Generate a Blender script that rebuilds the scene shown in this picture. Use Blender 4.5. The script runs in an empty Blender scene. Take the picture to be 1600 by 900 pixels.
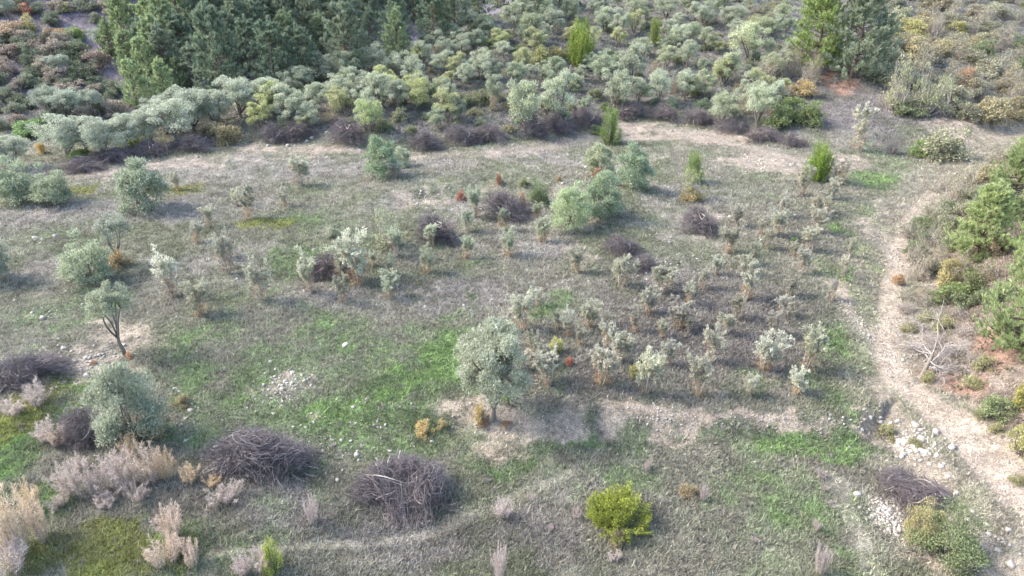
import bpy, math, random
import numpy as np
from math import radians, sin, cos, pi

# ------------------------------------------------------------------ camera, sky, sun, exposure
S = bpy.context.scene
CH, PITCH, F = 18.7, radians(28.0), 1142.0          # camera height, downward pitch, focal length in photo pixels
cam_d = bpy.data.cameras.new('camera'); cam = bpy.data.objects.new('camera', cam_d)
S.collection.objects.link(cam); S.camera = cam
cam.location = (0, 0, CH); cam.rotation_euler = (pi/2 - PITCH, 0, 0)
cam_d.sensor_width = 36; cam_d.lens = F/1600*36; cam_d.clip_end = 3000; cam_d.clip_start = 0.1

SUN_EL, SUN_AZ = radians(42), radians(-80)          # azimuth from +Y towards +X
W = bpy.data.worlds.new('World'); S.world = W; W.use_nodes = True
nt = W.node_tree; bg = nt.nodes['Background']
sky = nt.nodes.new('ShaderNodeTexSky'); sky.sky_type = 'NISHITA'; sky.sun_disc = False
sky.sun_elevation = SUN_EL; sky.sun_rotation = SUN_AZ
sky.air_density = 1.0; sky.dust_density = 2.5; sky.ozone_density = 1.0
nt.links.new(sky.outputs[0], bg.inputs[0]); bg.inputs[1].default_value = 0.14
sd = bpy.data.lights.new('sun', 'SUN'); sun = bpy.data.objects.new('sun', sd); S.collection.objects.link(sun)
sd.energy = 1.35; sd.angle = radians(18); sd.color = (1.0, 0.94, 0.85)
from mathutils import Vector
sv = Vector((sin(SUN_AZ)*cos(SUN_EL), cos(SUN_AZ)*cos(SUN_EL), sin(SUN_EL)))
sun.rotation_euler = sv.to_track_quat('Z', 'Y').to_euler(); sun.location = (-30, 10, 60)
S.view_settings.view_transform = 'Standard'; S.view_settings.look = 'None'
S.view_settings.gamma = 1; S.view_settings.use_curve_mapping = False
S.view_settings.exposure = 2.42

rng = np.random.default_rng(7); random.seed(7)
COL = S.collection

# ------------------------------------------------------------------ noise
def _h(ix, iy, s):
    n = (ix.astype(np.int64)*374761393 + iy.astype(np.int64)*668265263 + s*1274126177) & 0xffffffff
    n = ((n ^ (n >> 13))*1274126177) & 0xffffffff
    n = n ^ (n >> 16)
    return (n & 0xffffff)/float(0xffffff)
def vn(x, y, s=0):
    x = np.asarray(x, float); y = np.asarray(y, float)
    ix = np.floor(x); iy = np.floor(y); fx = x-ix; fy = y-iy
    fx = fx*fx*fx*(fx*(fx*6-15)+10); fy = fy*fy*fy*(fy*(fy*6-15)+10)
    a = _h(ix, iy, s); b = _h(ix+1, iy, s); c = _h(ix, iy+1, s); d = _h(ix+1, iy+1, s)
    return (a*(1-fx)+b*fx)*(1-fy)+(c*(1-fx)+d*fx)*fy
def fbm(x, y, s=0, o=4):
    v = 0; a = .5; t = 0
    for k in range(o):
        v = v + a*vn(x, y, s+k*17); t += a; a *= .5; x = np.asarray(x)*2.03+3.1; y = np.asarray(y)*2.03+7.7
    return v/t
def ss(a, b, x):
    t = np.clip((np.asarray(x, float)-a)/(b-a), 0, 1); return t*t*(3-2*t)

# ------------------------------------------------------------------ terrain
cp, sp = cos(PITCH), sin(PITCH)
def ray(px, py):
    d = np.array([px-800, F*cp-(py-450)*sp, -F*sp-(py-450)*cp]); return d/np.linalg.norm(d)
def flat(px, py, z=0.):
    d = ray(px, py); t = (z-CH)/d[2]; return np.array([d[0]*t, d[1]*t])
def pdist(x, y, pts):
    """distance to polyline and the side (positive = left of travel)"""
    x = np.asarray(x, float); y = np.asarray(y, float)
    best = np.full(x.shape, 1e9); side = np.zeros(x.shape); tt = np.zeros(x.shape); acc = 0
    for (a, b) in zip(pts[:-1], pts[1:]):
        ax, ay = a; bx, by = b; dx, dy = bx-ax, by-ay; l2 = dx*dx+dy*dy
        t = np.clip(((x-ax)*dx+(y-ay)*dy)/l2, 0, 1)
        d = np.hypot(x-ax-t*dx, y-ay-t*dy); c = dx*(y-ay)-dy*(x-ax)
        m = d < best; best = np.where(m, d, best); side = np.where(m, np.sign(c), side)
        tt = np.where(m, acc+t*math.sqrt(l2), tt); acc += math.sqrt(l2)
    return best, side, tt
# foot of the hill (x, y) and the crest behind which the valley opens
Y0X = [-70, -45, -30, -20, -10, 0, 9, 13, 19, 25, 31, 45, 70]
Y0Y = [60, 63, 65, 63.5, 60.5, 63, 69, 71.5, 68, 63.5, 62, 66, 68]
CREST = [(-140, 40), (-75, 58), (-46, 66), (-27, 73), (-10, 85), (5, 101), (18, 122), (35, 160), (60, 230), (90, 330)]
BANK = [tuple(flat(690, 650)), tuple(flat(830, 655)), tuple(flat(960, 650)), tuple(flat(1100, 657)), tuple(flat(1345, 665)), tuple(flat(1372, 640))]
TRACK = [tuple(flat(1760, 1010)), tuple(flat(1640, 900)), tuple(flat(1560, 790)), tuple(flat(1465, 690)), tuple(flat(1405, 620)), tuple(flat(1385, 545)),
         tuple(flat(1386, 470)), tuple(flat(1398, 395)), tuple(flat(1415, 340)), tuple(flat(1470, 270)), tuple(flat(1560, 215)), tuple(flat(1680, 165))]
STONYBANK = [tuple(flat(560, 345)), tuple(flat(640, 318)), tuple(flat(740, 300)), tuple(flat(860, 308)), tuple(flat(940, 355)), tuple(flat(1010, 400))]
def H(x, y):
    x = np.asarray(x, float); y = np.asarray(y, float)
    z = 0.9*(fbm(x/22+5, y/22, 1, 2)-.5)+0.28*(fbm(x/4.5, y/4.5, 2, 3)-.5)+.09*(fbm(x/.9, y/.9, 4, 2)-.5)
    # lower terrace in the foreground
    d, s, t = pdist(x, y, BANK); L = np.interp(x, [BANK[0][0]-6, BANK[0][0], BANK[-1][0], BANK[-1][0]+1.5], [0, 1, 1, 0])
    z = z - 0.75*L*ss(-.7, .6, -d*s) * 1.0
    # stony terrace step
    d, s, t = pdist(x, y, STONYBANK); L = ss(-1, 3, t)*ss(0, 4, 22-t)
    z = z + 0.55*L*ss(-.2, 1.2, d*s)*ss(0, 1, (9-d)/7)
    # hill
    y0 = np.interp(x, Y0X, Y0Y); e = y-y0
    z = z + 0.55*ss(-.4, 1.4, e) + 0.165*np.maximum(e, 0)*ss(0, 10, e+3) + .35*ss(0, 6, e)*(fbm(x/6, y/6, 3, 3)-.5)*2
    # bank to the right of the track
    d, s, t = pdist(x, y, TRACK)
    right = -d*s
    z = z + 2.5*ss(1.2, 7.0, right)*ss(90, 50, y) - 0.12*ss(1.9, .6, d)
    # valley behind the crest, then the far slope
    d, s, t = pdist(x, y, CREST); b = d*s
    val = -0.42*np.maximum(b, 0)*ss(0, 5, b)
    far = -8.5+0.40*(b-14)
    far = np.minimum(far, 48+0.05*(b-150))
    q = z+val; k = 3.0
    far2 = far + .8*(fbm(x/7, y/7, 9, 3)-.5)
    hm = np.clip(.5+.5*(far2-q)/k, 0, 1)
    mix = q*(1-hm)+far2*hm+k*hm*(1-hm)
    z = np.where(b > 4, mix, z + np.where(b > 0, val, 0))
    return z
def axis(core, d0, far_, g=1.12):
    a = list(core); d = d0
    while a[-1] < far_: d *= g; a.append(a[-1]+d)
    return np.array(a)
gx = axis(np.arange(0, 64, .155), .155, 600); gx = np.concatenate([-gx[:0:-1], gx])
yy = [12.]
while yy[-1] < 138: yy.append(yy[-1]+max(.11, .0072*yy[-1]))
gy = axis(yy, 1., 700); gy = np.concatenate([np.array([-60, -40, -25, -14, -6, 0, 4, 7, 9, 10.5, 11.4]), gy])
GZ = H(*np.meshgrid(gx, gy))
def Hg(x, y):
    """height of the ground mesh"""
    x = np.asarray(x, float); y = np.asarray(y, float)
    i = np.clip(np.searchsorted(gx, x)-1, 0, len(gx)-2); j = np.clip(np.searchsorted(gy, y)-1, 0, len(gy)-2)
    u = (x-gx[i])/(gx[i+1]-gx[i]); v = (y-gy[j])/(gy[j+1]-gy[j])
    return (GZ[j, i]*(1-u)+GZ[j, i+1]*u)*(1-v)+(GZ[j+1, i]*(1-u)+GZ[j+1, i+1]*u)*v
def at(px, py):
    """where the line of sight of a photo pixel meets the terrain"""
    d = ray(px, py); t = MARCH; X = d[0]*t; Y = d[1]*t; Z = CH+d[2]*t; below = Z < Hg(X, Y)
    if not below.any(): return np.array([X[-1], Y[-1], float(Hg(X[-1], Y[-1]))])
    i = max(1, int(np.argmax(below))); t = np.linspace(t[i-1], t[i], 24); X = d[0]*t; Y = d[1]*t; i = int(np.argmax(CH+d[2]*t < Hg(X, Y)))
    return np.array([X[i], Y[i], float(Hg(X[i], Y[i]))])
MARCH = np.concatenate([np.arange(12, 110, .3), np.arange(110, 420, 1.2)])
def mpp(P): return (P[1]*cp+(CH-P[2])*sp)/F           # metres per photo pixel at a place
def dip(P): return math.atan2(CH-P[2], P[1])

# ------------------------------------------------------------------ materials
def new_mat(name):
    m = bpy.data.materials.new(name); m.use_nodes = True; n = m.node_tree
    b = n.nodes['Principled BSDF']; b.inputs['Roughness'].default_value = .9
    b.inputs['Specular IOR Level'].default_value = .15
    return m, n, b
def leaf_mat(name, a, b_, trans=.35, c=None, rough=.6):
    """two leaf colours picked per leaf, tinted by the plant's own colour"""
    m, n, p = new_mat(name); N = n.nodes; Lk = n.links
    g = N.new('ShaderNodeNewGeometry'); oi = N.new('ShaderNodeObjectInfo')
    r = N.new('ShaderNodeValToRGB'); e = r.color_ramp.elements
    e[0].color = (*a, 1); e[1].color = (*b_, 1)
    if c: x = e.new(.5); x.color = (*c, 1)
    Lk.new(g.outputs['Random Per Island'], r.inputs[0])
    mu = N.new('ShaderNodeMix'); mu.data_type = 'RGBA'; mu.blend_type = 'MULTIPLY'; mu.inputs[0].default_value = 1
    Lk.new(r.outputs[0], mu.inputs[6]); Lk.new(oi.outputs['Color'], mu.inputs[7])
    hs = N.new('ShaderNodeHueSaturation'); Lk.new(mu.outputs[2], hs.inputs['Color'])
    mr = N.new('ShaderNodeMapRange'); mr.inputs[3].default_value = .92; mr.inputs[4].default_value = 1.1
    Lk.new(oi.outputs['Random'], mr.inputs[0]); Lk.new(mr.outputs[0], hs.inputs['Value'])
    Lk.new(hs.outputs[0], p.inputs['Base Color']); p.inputs['Roughness'].default_value = rough
    tr = N.new('ShaderNodeBsdfTranslucent'); Lk.new(hs.outputs[0], tr.inputs['Color'])
    ms = N.new('ShaderNodeMixShader'); ms.inputs[0].default_value = trans
    Lk.new(p.outputs[0], ms.inputs[1]); Lk.new(tr.outputs[0], ms.inputs[2])
    Lk.new(ms.outputs[0], N['Material Output'].inputs[0])
    return m
def bark_mat(name, a, b_, scale=9):
    m, n, p = new_mat(name); N = n.nodes; Lk = n.links
    tc = N.new('ShaderNodeTexCoord'); no = N.new('ShaderNodeTexNoise'); no.inputs['Scale'].default_value = scale
    no.inputs['Detail'].default_value = 5; Lk.new(tc.outputs['Object'], no.inputs['Vector'])
    g = N.new('ShaderNodeNewGeometry'); ad = N.new('ShaderNodeMath'); ad.operation = 'MULTIPLY_ADD'
    ad.inputs[1].default_value = .6; Lk.new(g.outputs['Random Per Island'], ad.inputs[0])
    sb = N.new('ShaderNodeMath'); sb.operation = 'SUBTRACT'; sb.inputs[1].default_value = .3
    Lk.new(no.outputs[0], sb.inputs[0]); Lk.new(sb.outputs[0], ad.inputs[2])
    r = N.new('ShaderNodeValToRGB'); r.color_ramp.elements[0].color = (*a, 1); r.color_ramp.elements[1].color = (*b_, 1)
    Lk.new(ad.outputs[0], r.inputs[0]); Lk.new(r.outputs[0], p.inputs['Base Color'])
    return m
M = {}
M['olive'] = leaf_mat('olive_leaves', (.20, .22, .155), (.52, .525, .445), .4, (.32, .345, .26))
M['sapling'] = leaf_mat('young_olive_leaves', (.27, .275, .215), (.53, .52, .445), .4, (.39, .39, .315))
M['pine'] = leaf_mat('pine_needles', (.10, .135, .085), (.40, .43, .29), .38, (.21, .255, .16))
M['shrub'] = leaf_mat('shrub_leaves', (.13, .13, .085), (.40, .375, .28), .38, (.245, .24, .165))
M['feather'] = leaf_mat('feathery_twigs', (.36, .31, .27), (.62, .56, .50), .35, (.49, .43, .38))
M['bright'] = leaf_mat('juniper_sprays', (.13, .17, .03), (.42, .46, .09), .4, (.26, .32, .055))
M['dryshoot'] = leaf_mat('dry_shoots', (.22, .175, .125), (.45, .375, .275), .3)
M['bark'] = bark_mat('olive_bark', (.07, .06, .05), (.22, .19, .16))
M['palebark'] = bark_mat('pale_bark', (.26, .22, .18), (.5, .45, .38))
M['pinebark'] = bark_mat('pine_bark', (.07, .05, .04), (.2, .15, .12))
M['twig'] = bark_mat('dead_twigs', (.035, .030, .032), (.27, .235, .235), 2.6)
M['branch'] = bark_mat('dead_branches', (.22, .19, .165), (.46, .41, .36), 5)
M['deadwood'] = bark_mat('bleached_wood', (.18, .16, .15), (.34, .31, .285), 5)

def ground_mat():
    m, n, p = new_mat('ground'); N = n.nodes; Lk = n.links
    at_ = N.new('ShaderNodeAttribute'); at_.attribute_name = 'col'
    tc = N.new('ShaderNodeTexCoord')
    def noise(sc, det=6, ro=.65):
        q = N.new('ShaderNodeTexNoise'); q.inputs['Scale'].default_value = sc; q.inputs['Detail'].default_value = det
        q.inputs['Roughness'].default_value = ro; Lk.new(tc.outputs['Object'], q.inputs['Vector']); return q
    n1 = noise(5.5); n2 = noise(1.1, 5); n3 = noise(22, 3, .7)
    def rng_(src, lo, hi, a=.3, b=.7):
        r = N.new('ShaderNodeMapRange'); r.inputs[1].default_value = a; r.inputs[2].default_value = b
        r.inputs[3].default_value = lo; r.inputs[4].default_value = hi; Lk.new(src.outputs[0], r.inputs[0]); return r
    a = rng_(n1, .45, 1.5); b = rng_(n2, .78, 1.22); c = rng_(n3, .5, 1.5)
    m1 = N.new('ShaderNodeMath'); m1.operation = 'MULTIPLY'; Lk.new(a.outputs[0], m1.inputs[0]); Lk.new(b.outputs[0], m1.inputs[1])
    m2 = N.new('ShaderNodeMath'); m2.operation = 'MULTIPLY'; Lk.new(m1.outputs[0], m2.inputs[0]); Lk.new(c.outputs[0], m2.inputs[1])
    vm = N.new('ShaderNodeVectorMath'); vm.operation = 'SCALE'; Lk.new(at_.outputs['Color'], vm.inputs[0]); Lk.new(m2.outputs[0], vm.inputs['Scale'])
    Lk.new(vm.outputs[0], p.inputs['Base Color'])
    bp = N.new('ShaderNodeBump'); bp.inputs['Strength'].default_value = .9; bp.inputs['Distance'].default_value = .12
    Lk.new(m2.outputs[0], bp.inputs['Height']); Lk.new(bp.outputs[0], p.inputs['Normal'])
    p.inputs['Roughness'].default_value = 1
    return m
M['ground'] = ground_mat()
def attr_mat(name, trans=.3):
    m, n, p = new_mat(name); N = n.nodes; Lk = n.links
    a = N.new('ShaderNodeAttribute'); a.attribute_name = 'col'; Lk.new(a.outputs['Color'], p.inputs['Base Color'])
    if trans:
        tr = N.new('ShaderNodeBsdfTranslucent'); Lk.new(a.outputs['Color'], tr.inputs['Color'])
        ms = N.new('ShaderNodeMixShader'); ms.inputs[0].default_value = trans
        Lk.new(p.outputs[0], ms.inputs[1]); Lk.new(tr.outputs[0], ms.inputs[2]); Lk.new(ms.outputs[0], N['Material Output'].inputs[0])
    return m
M['grass'] = attr_mat('grass_blades')
M['cover'] = attr_mat('ground_cover_leaves')
def stone_mat():
    m, n, p = new_mat('limestone'); N = n.nodes; Lk = n.links
    tc = N.new('ShaderNodeTexCoord'); no = N.new('ShaderNodeTexNoise'); no.inputs['Scale'].default_value = 7; no.inputs['Detail'].default_value = 6
    Lk.new(tc.outputs['Object'], no.inputs['Vector'])
    g = N.new('ShaderNodeNewGeometry'); oi = N.new('ShaderNodeObjectInfo')
    r = N.new('ShaderNodeValToRGB'); r.color_ramp.elements[0].color = (.20, .18, .155, 1); r.color_ramp.elements[1].color = (.36, .335, .30, 1)
    ad = N.new('ShaderNodeMath'); ad.operation = 'ADD'; mu = N.new('ShaderNodeMath'); mu.operation = 'MULTIPLY'; mu.inputs[1].default_value = .5
    Lk.new(g.outputs['Random Per Island'], mu.inputs[0]); Lk.new(mu.outputs[0], ad.inputs[0])
    m3 = N.new('ShaderNodeMath'); m3.operation = 'MULTIPLY'; m3.inputs[1].default_value = .6; Lk.new(no.outputs[0], m3.inputs[0]); Lk.new(m3.outputs[0], ad.inputs[1])
    Lk.new(ad.outputs[0], r.inputs[0]); Lk.new(r.outputs[0], p.inputs['Base Color'])
    bp = N.new('ShaderNodeBump'); bp.inputs['Strength'].default_value = .5; bp.inputs['Distance'].default_value = .05
    Lk.new(no.outputs[0], bp.inputs['Height']); Lk.new(bp.outputs[0], p.inputs['Normal'])
    return m
M['stone'] = stone_mat()

# ------------------------------------------------------------------ mesh helpers
def mk(name, V, Fc, mat, col=None, smooth=False):
    """mesh from vertex array and an (n,3) or (n,4) face array"""
    V = np.ascontiguousarray(V, np.float32); Fc = np.ascontiguousarray(Fc, np.int32); k = Fc.shape[1]
    me = bpy.data.meshes.new(name); me.vertices.add(len(V)); me.vertices.foreach_set('co', V.ravel())
    me.loops.add(Fc.size); me.loops.foreach_set('vertex_index', Fc.ravel())
    me.polygons.add(len(Fc)); me.polygons.foreach_set('loop_start', np.arange(0, Fc.size, k, dtype=np.int32))
    try: me.polygons.foreach_set('loop_total', np.full(len(Fc), k, np.int32))
    except Exception: pass
    me.update(calc_edges=True)
    if col is not None:
        a = me.color_attributes.new('col', 'FLOAT_COLOR', 'POINT')
        c = np.ones((len(V), 4), np.float32); c[:, :3] = col; a.data.foreach_set('color', c.ravel())
    if smooth: me.polygons.foreach_set('use_smooth', np.ones(len(Fc), bool))
    me.materials.append(mat); me.validate(); return me
def nrm(v): return v/np.maximum(np.linalg.norm(v, axis=-1, keepdims=True), 1e-9)
def rdir(n, r): return nrm(r.normal(size=(n, 3)))
def leaves(P, D, Nn, L, Wd, r):
    """one small pointed leaf (quad) at each point P along D facing Nn"""
    n = len(P); side = nrm(np.cross(D, Nn)+.35*r.normal(size=(n, 3)))
    L = np.broadcast_to(L, n)[:, None]*(.7+.6*r.random((n, 1))); Wd = np.broadcast_to(Wd, n)[:, None]*(.7+.6*r.random((n, 1)))
    mid = P+D*L*.45
    V = np.stack([P, mid+side*Wd*.5, P+D*L, mid-side*Wd*.5], 1).reshape(-1, 3)
    Fc = np.arange(4*n).reshape(n, 4); return V, Fc
def tubes(P, R, sides=4):
    """P (n,k,3) centre lines, R (n,k) radii"""
    n, k, _ = P.shape
    T = np.empty_like(P); T[:, 1:-1] = P[:, 2:]-P[:, :-2]; T[:, 0] = P[:, 1]-P[:, 0]; T[:, -1] = P[:, -1]-P[:, -2]; T = nrm(T)
    main = nrm(P[:, -1]-P[:, 0]); ref = np.where(np.abs(main[:, 2:3]) > .8, [[1., 0, 0]], [[0, 0, 1.]])[:, None, :]
    A = nrm(np.cross(T, np.broadcast_to(ref, T.shape))); B = np.cross(T, A)
    an = np.arange(sides)/sides*2*pi
    V = P[:, :, None, :]+R[:, :, None, None]*(A[:, :, None, :]*np.cos(an)[None, None, :, None]+B[:, :, None, :]*np.sin(an)[None, None, :, None])
    idx = np.arange(n*k*sides).reshape(n, k, sides)
    a = idx[:, :-1]; b = idx[:, 1:]
    Fc = np.stack([a, np.roll(a, -1, 2), np.roll(b, -1, 2), b], -1).reshape(-1, 4)
    return V.reshape(-1, 3), Fc
def join(*parts):
    Vs, Fs, o = [], [], 0
    for V, Fc in parts: Vs.append(V); Fs.append(Fc+o); o += len(V)
    return np.concatenate(Vs), np.concatenate(Fs)
def curve_pts(A, B, k, bend, r):
    """n bent lines from A to B with k points"""
    t = np.linspace(0, 1, k)[None, :, None]; P = A[:, None]*(1-t)+B[:, None]*t
    w = r.normal(size=A.shape)*bend; return P+np.sin(pi*t)*w[:, None]+.25*bend*np.sin(2*pi*t)*r.normal(size=A.shape)[:, None]

# ------------------------------------------------------------------ plant makers: each returns {part name: mesh}, width, height
def crown_clumps(cs, rc, n, L, Wd, r, up=.5, flat_=.8, out=.7):
    i = r.integers(0, len(cs), n); u = rdir(n, r); u[:, 2] = np.where(u[:, 2] < -.35, -u[:, 2], u[:, 2])
    rad = rc[i][:, None]*(r.random((n, 1))**.45); P = cs[i]+u*rad*np.array([1, 1, flat_])
    D = nrm(out*u+up*np.array([0, 0, 1.])+.6*r.normal(size=(n, 3)))
    Nn = nrm(u+np.array([0, 0, .6])); return leaves(P, D, Nn, L, Wd, r)
def olive(seed, Wd=3.6, Ht=3.6, th=.75, nl=9000, nc=46, L=.15, lw=.055, lean=.25, rc=(.09, .17), low=.75):
    r = np.random.default_rng(seed); cz = th+(Ht-th)*.48; rz = (Ht-th)*.55
    u = rdir(nc, r); u[:, 2] = np.where(u[:, 2] < -low, -u[:, 2], u[:, 2])
    # three to five big boughs, each carrying its own share of leaf clumps, so the crown is lobed
    nbough = int(r.integers(4, 7)); ba = np.arange(nbough)/nbough*2*pi+r.random(nbough)*.8
    bo = np.c_[np.cos(ba)*Wd*.20, np.sin(ba)*Wd*.20, cz+rz*(.35*r.random(nbough)-.15)]*np.array([1, 1, 1])
    bi = r.integers(0, nbough, nc); bs = (.72+.5*r.random(nbough))[bi][:, None]
    rr = .45+.55*r.random((nc, 1))**.5
    cs = bo[bi]+u*rr*bs*np.array([Wd*.29, Wd*.29, rz*.72]); cs[:, 2] = np.clip(cs[:, 2], th*.55, Ht*.97); rad = (rc[0]+(rc[1]-rc[0])*r.random(nc))*Wd
    crown = crown_clumps(cs, rad, nl, L, lw, r)
    fork = np.array([r.normal()*lean*.5, r.normal()*lean*.5, th*.6])
    tr = curve_pts(np.array([[0, 0, -.15]]), fork[None], 5, .06, r)
    Vt = tubes(tr, np.linspace(.17, .12, 5)[None]*Wd/3.6, 7)
    lb = curve_pts(np.repeat(fork[None], nbough, 0)-np.array([0, 0, .06]), bo, 6, .14, r)
    Vb = tubes(lb, np.linspace(.08, .035, 6)[None]*(Wd/3.6)*np.ones((nbough, 1)), 5)
    nw = min(nc, 30); pk = r.permutation(nc)[:nw]; lb = curve_pts(bo[bi[pk]], cs[pk], 5, .10, r)
    Vl = tubes(lb, np.linspace(.03, .008, 5)[None]*(Wd/3.6)*(.7+.6*r.random((nw, 1))), 3)
    return {'trunk': mk('trunk', *Vt, M['bark'], smooth=True), 'limbs': mk('limbs', *join(Vb, Vl), M['bark']), 'crown': mk('crown', *crown, M['olive'])}, Wd, Ht
def olive_bush(seed, Wd=2.6, Ht=2.6, nl=9500, nc=46, L=.13, lw=.05, mat='olive'):
    r = np.random.default_rng(seed); u = rdir(nc, r); u[:, 2] = np.abs(u[:, 2])
    rr = .45+.55*r.random((nc, 1))**.5
    cs = u*rr*np.array([Wd*.43, Wd*.43, Ht*.84])*(.8+.3*r.random((nc, 1)))+np.array([0, 0, Ht*.08]); rad = (.10+.09*r.random(nc))*Wd
    crown = crown_clumps(cs, rad, nl, L, lw, r, up=.7)
    ns = 14; st = np.c_[r.normal(size=(ns, 2))*.12*Wd*.5, np.full(ns, -.1)]
    Vl = tubes(curve_pts(st, cs[r.permutation(nc)[:ns]], 5, .08, r), np.linspace(.035, .01, 5)[None]*np.ones((ns, 1)), 4)
    return {'stems': mk('stems', *Vl, M['bark']), 'crown': mk('crown', *crown, M[mat])}, Wd, Ht
def sapling(seed, Wd=1.25, Ht=1.95, nl=3400):
    r = np.random.default_rng(seed); ns = int(r.integers(4, 10)); dens = .6+.45*r.random(); nl = int(nl*dens)
    an = np.arange(ns)/ns*2*pi+r.random(ns)*.9; sp_ = (.25+.75*r.random(ns))*Wd*.42
    top = np.c_[np.cos(an)*sp_, np.sin(an)*sp_, Ht*(.68+.28*r.random(ns))]
    base = np.c_[np.cos(an)*.04, np.sin(an)*.04, np.full(ns, -.1)]
    ln = curve_pts(base, top, 7, .07, r); Vs = tubes(ln, np.linspace(.022, .006, 7)[None]*np.ones((ns, 1)), 4)
    # silvery sprays along the upper half of every stem
    nk = 13*ns; si = r.integers(0, ns, nk); t = .5+.5*r.random(nk); k = np.clip((t*6).astype(int), 0, 5); f = (t*6-k)[:, None]
    c0 = ln[si, k]*(1-f)+ln[si, np.minimum(k+1, 6)]*f; c0 = c0+rdir(nk, r)*.11
    spray = nrm(np.c_[c0[:, :2]*.9, np.full(nk, .6)]+.55*r.normal(size=(nk, 3))); sl = .10+.16*r.random((nk, 1))
    i = r.integers(0, nk, nl); q = r.random((nl, 1)); P = c0[i]+spray[i]*sl[i]*q+rdir(nl, r)*.05
    D = nrm(spray[i]*.8+.8*rdir(nl, r)+np.array([0, 0, .3])); crown = leaves(P, D, nrm(rdir(nl, r)+np.array([0, 0, 1.2])), .10, .042, r)
    tw = 60; a0 = ln[r.integers(0, ns, tw), r.integers(1, 5, tw)]; b0 = a0+nrm(r.normal(size=(tw, 3))+np.array([0, 0, .35]))*(.2+.25*r.random((tw, 1)))
    Vd = tubes(curve_pts(a0, b0, 3, .03, r), np.linspace(.008, .004, 3)[None]*np.ones((tw, 1)), 3)
    nd = 900; di = r.integers(0, tw, nd); P = a0[di]+(b0[di]-a0[di])*r.random((nd, 1))+rdir(nd, r)*.05
    dl = leaves(P, rdir(nd, r), rdir(nd, r)+np.array([0, 0, .5]), .07, .022, r)
    return {'stems': mk('stems', *Vs, M['palebark']), 'crown': mk('crown', *crown, M['sapling']), 'dry_shoots': mk('dry_shoots', *join(Vd, dl), M['dryshoot'])}, Wd, Ht
def pine(seed, Wd=5.6, Ht=7.6, nb=98, tuft=11, nd=21, L=.36, shape=.58, low=.04, mat='pine', nw_=.13):
    r = np.random.default_rng(seed); nwh = max(9, nb//7); wz = np.linspace(0, 1, nwh)
    f = np.clip(np.repeat(wz, nb//nwh+1)[:nb]+r.normal(size=nb)*.018, 0, 1); z = Ht*(low+(.95-low)*f)
    ln_ = Wd*.5*np.clip((1-f)**shape, .05, 1)*np.clip(.7+f*1.6, 0, 1)*(.6+.55*r.random(nb)); an = r.random(nb)*2*pi
    a = np.c_[np.zeros(nb), np.zeros(nb), z-.15*ln_]; dirv = np.c_[np.cos(an), np.sin(an), .18+.5*f]
    b = a+dirv*ln_[:, None]; br = curve_pts(a, b, 5, .12, r); br[:, -1, 2] += .14*ln_; br[:, 2, 2] -= .05*ln_
    Vb = tubes(br, np.linspace(.05, .012, 5)[None]*(.5+ln_[:, None]/Wd), 3)
    ti = np.repeat(np.arange(nb), tuft); nt_ = len(ti); t = .35+.65*r.random(nt_)**.6; k = np.clip((t*4).astype(int), 0, 3); q = (t*4-k)[:, None]
    c = br[ti, k]*(1-q)+br[ti, k+1]*q; sprd = (.10+.24*ln_[ti]/Wd*2)[:, None]*(1.05-t[:, None]*.45)
    c = c+r.normal(size=(nt_, 3))*sprd*np.array([1, 1, .45]); ax = nrm(dirv[ti]*np.array([.45, .45, 1])+np.array([0, 0, .75])+.3*r.normal(size=(nt_, 3)))
    ni = np.repeat(np.arange(nt_), nd); n = len(ni); D = nrm(ax[ni]+.62*rdir(n, r)); P = c[ni]+ax[ni]*L*.6*r.random((n, 1))-D*.05
    nee = leaves(P, D, nrm(rdir(n, r)+np.array([0, 0, .8])), L*1.05, L*nw_, r)
    tp = np.c_[np.zeros(160), np.zeros(160), Ht*.88+Ht*.13*r.random(160)]; tp[:, :2] = r.normal(size=(160, 2))*(.03+.35*(Ht*1.01-tp[:, 2:3]))*.5
    nee = join(nee, leaves(tp, nrm(rdir(160, r)*.6+np.array([0, 0, 1.])), rdir(160, r), L, L*.17, r))
    tz = np.linspace(-.2, Ht*.98, 8); tr = np.c_[np.sin(tz*.6+seed)*.07, np.cos(tz*.5+seed)*.07, tz][None]
    Vt = tubes(tr, np.linspace(.17, .02, 8)[None]*Ht/8, 7)
    return {'trunk': mk('trunk', *Vt, M['pinebark'], smooth=True), 'branches': mk('branches', *Vb, M['pinebark']), 'crown': mk('crown', *nee, M[mat])}, Wd, Ht
def shrub(seed, Wd=2., Ht=1.6, nl=3600, nc=26, L=.10, lw=.055, twigs=40, mat='shrub', bark='bark', up=.4, twr=.012, spread=.40):
    r = np.random.default_rng(seed); u = rdir(nc, r); u[:, 2] = np.abs(u[:, 2])*.95+.03
    cs = u*(.4+.6*r.random((nc, 1))**.6)*np.array([Wd*spread, Wd*spread, Ht*.82])*(.75+.4*r.random((nc, 1))); rad = (.09+.10*r.random(nc))*Wd
    fol = crown_clumps(cs, rad, nl, L, lw, r, up=up)
    st = np.c_[r.normal(size=(twigs, 2))*.06*Wd, np.full(twigs, -.08)]; e = cs[r.integers(0, nc, twigs)]+rdir(twigs, r)*.16*Wd*np.array([1, 1, .6]); e[:, 2] = np.maximum(e[:, 2], .1)
    Vs = tubes(curve_pts(st, e, 5, .09*Wd, r), np.linspace(twr*1.6, twr*.5, 5)[None]*np.ones((twigs, 1)), 3)
    return {'stems': mk('stems', *Vs, M[bark]), 'foliage': mk('foliage', *fol, M[mat])}, Wd, Ht
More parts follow.
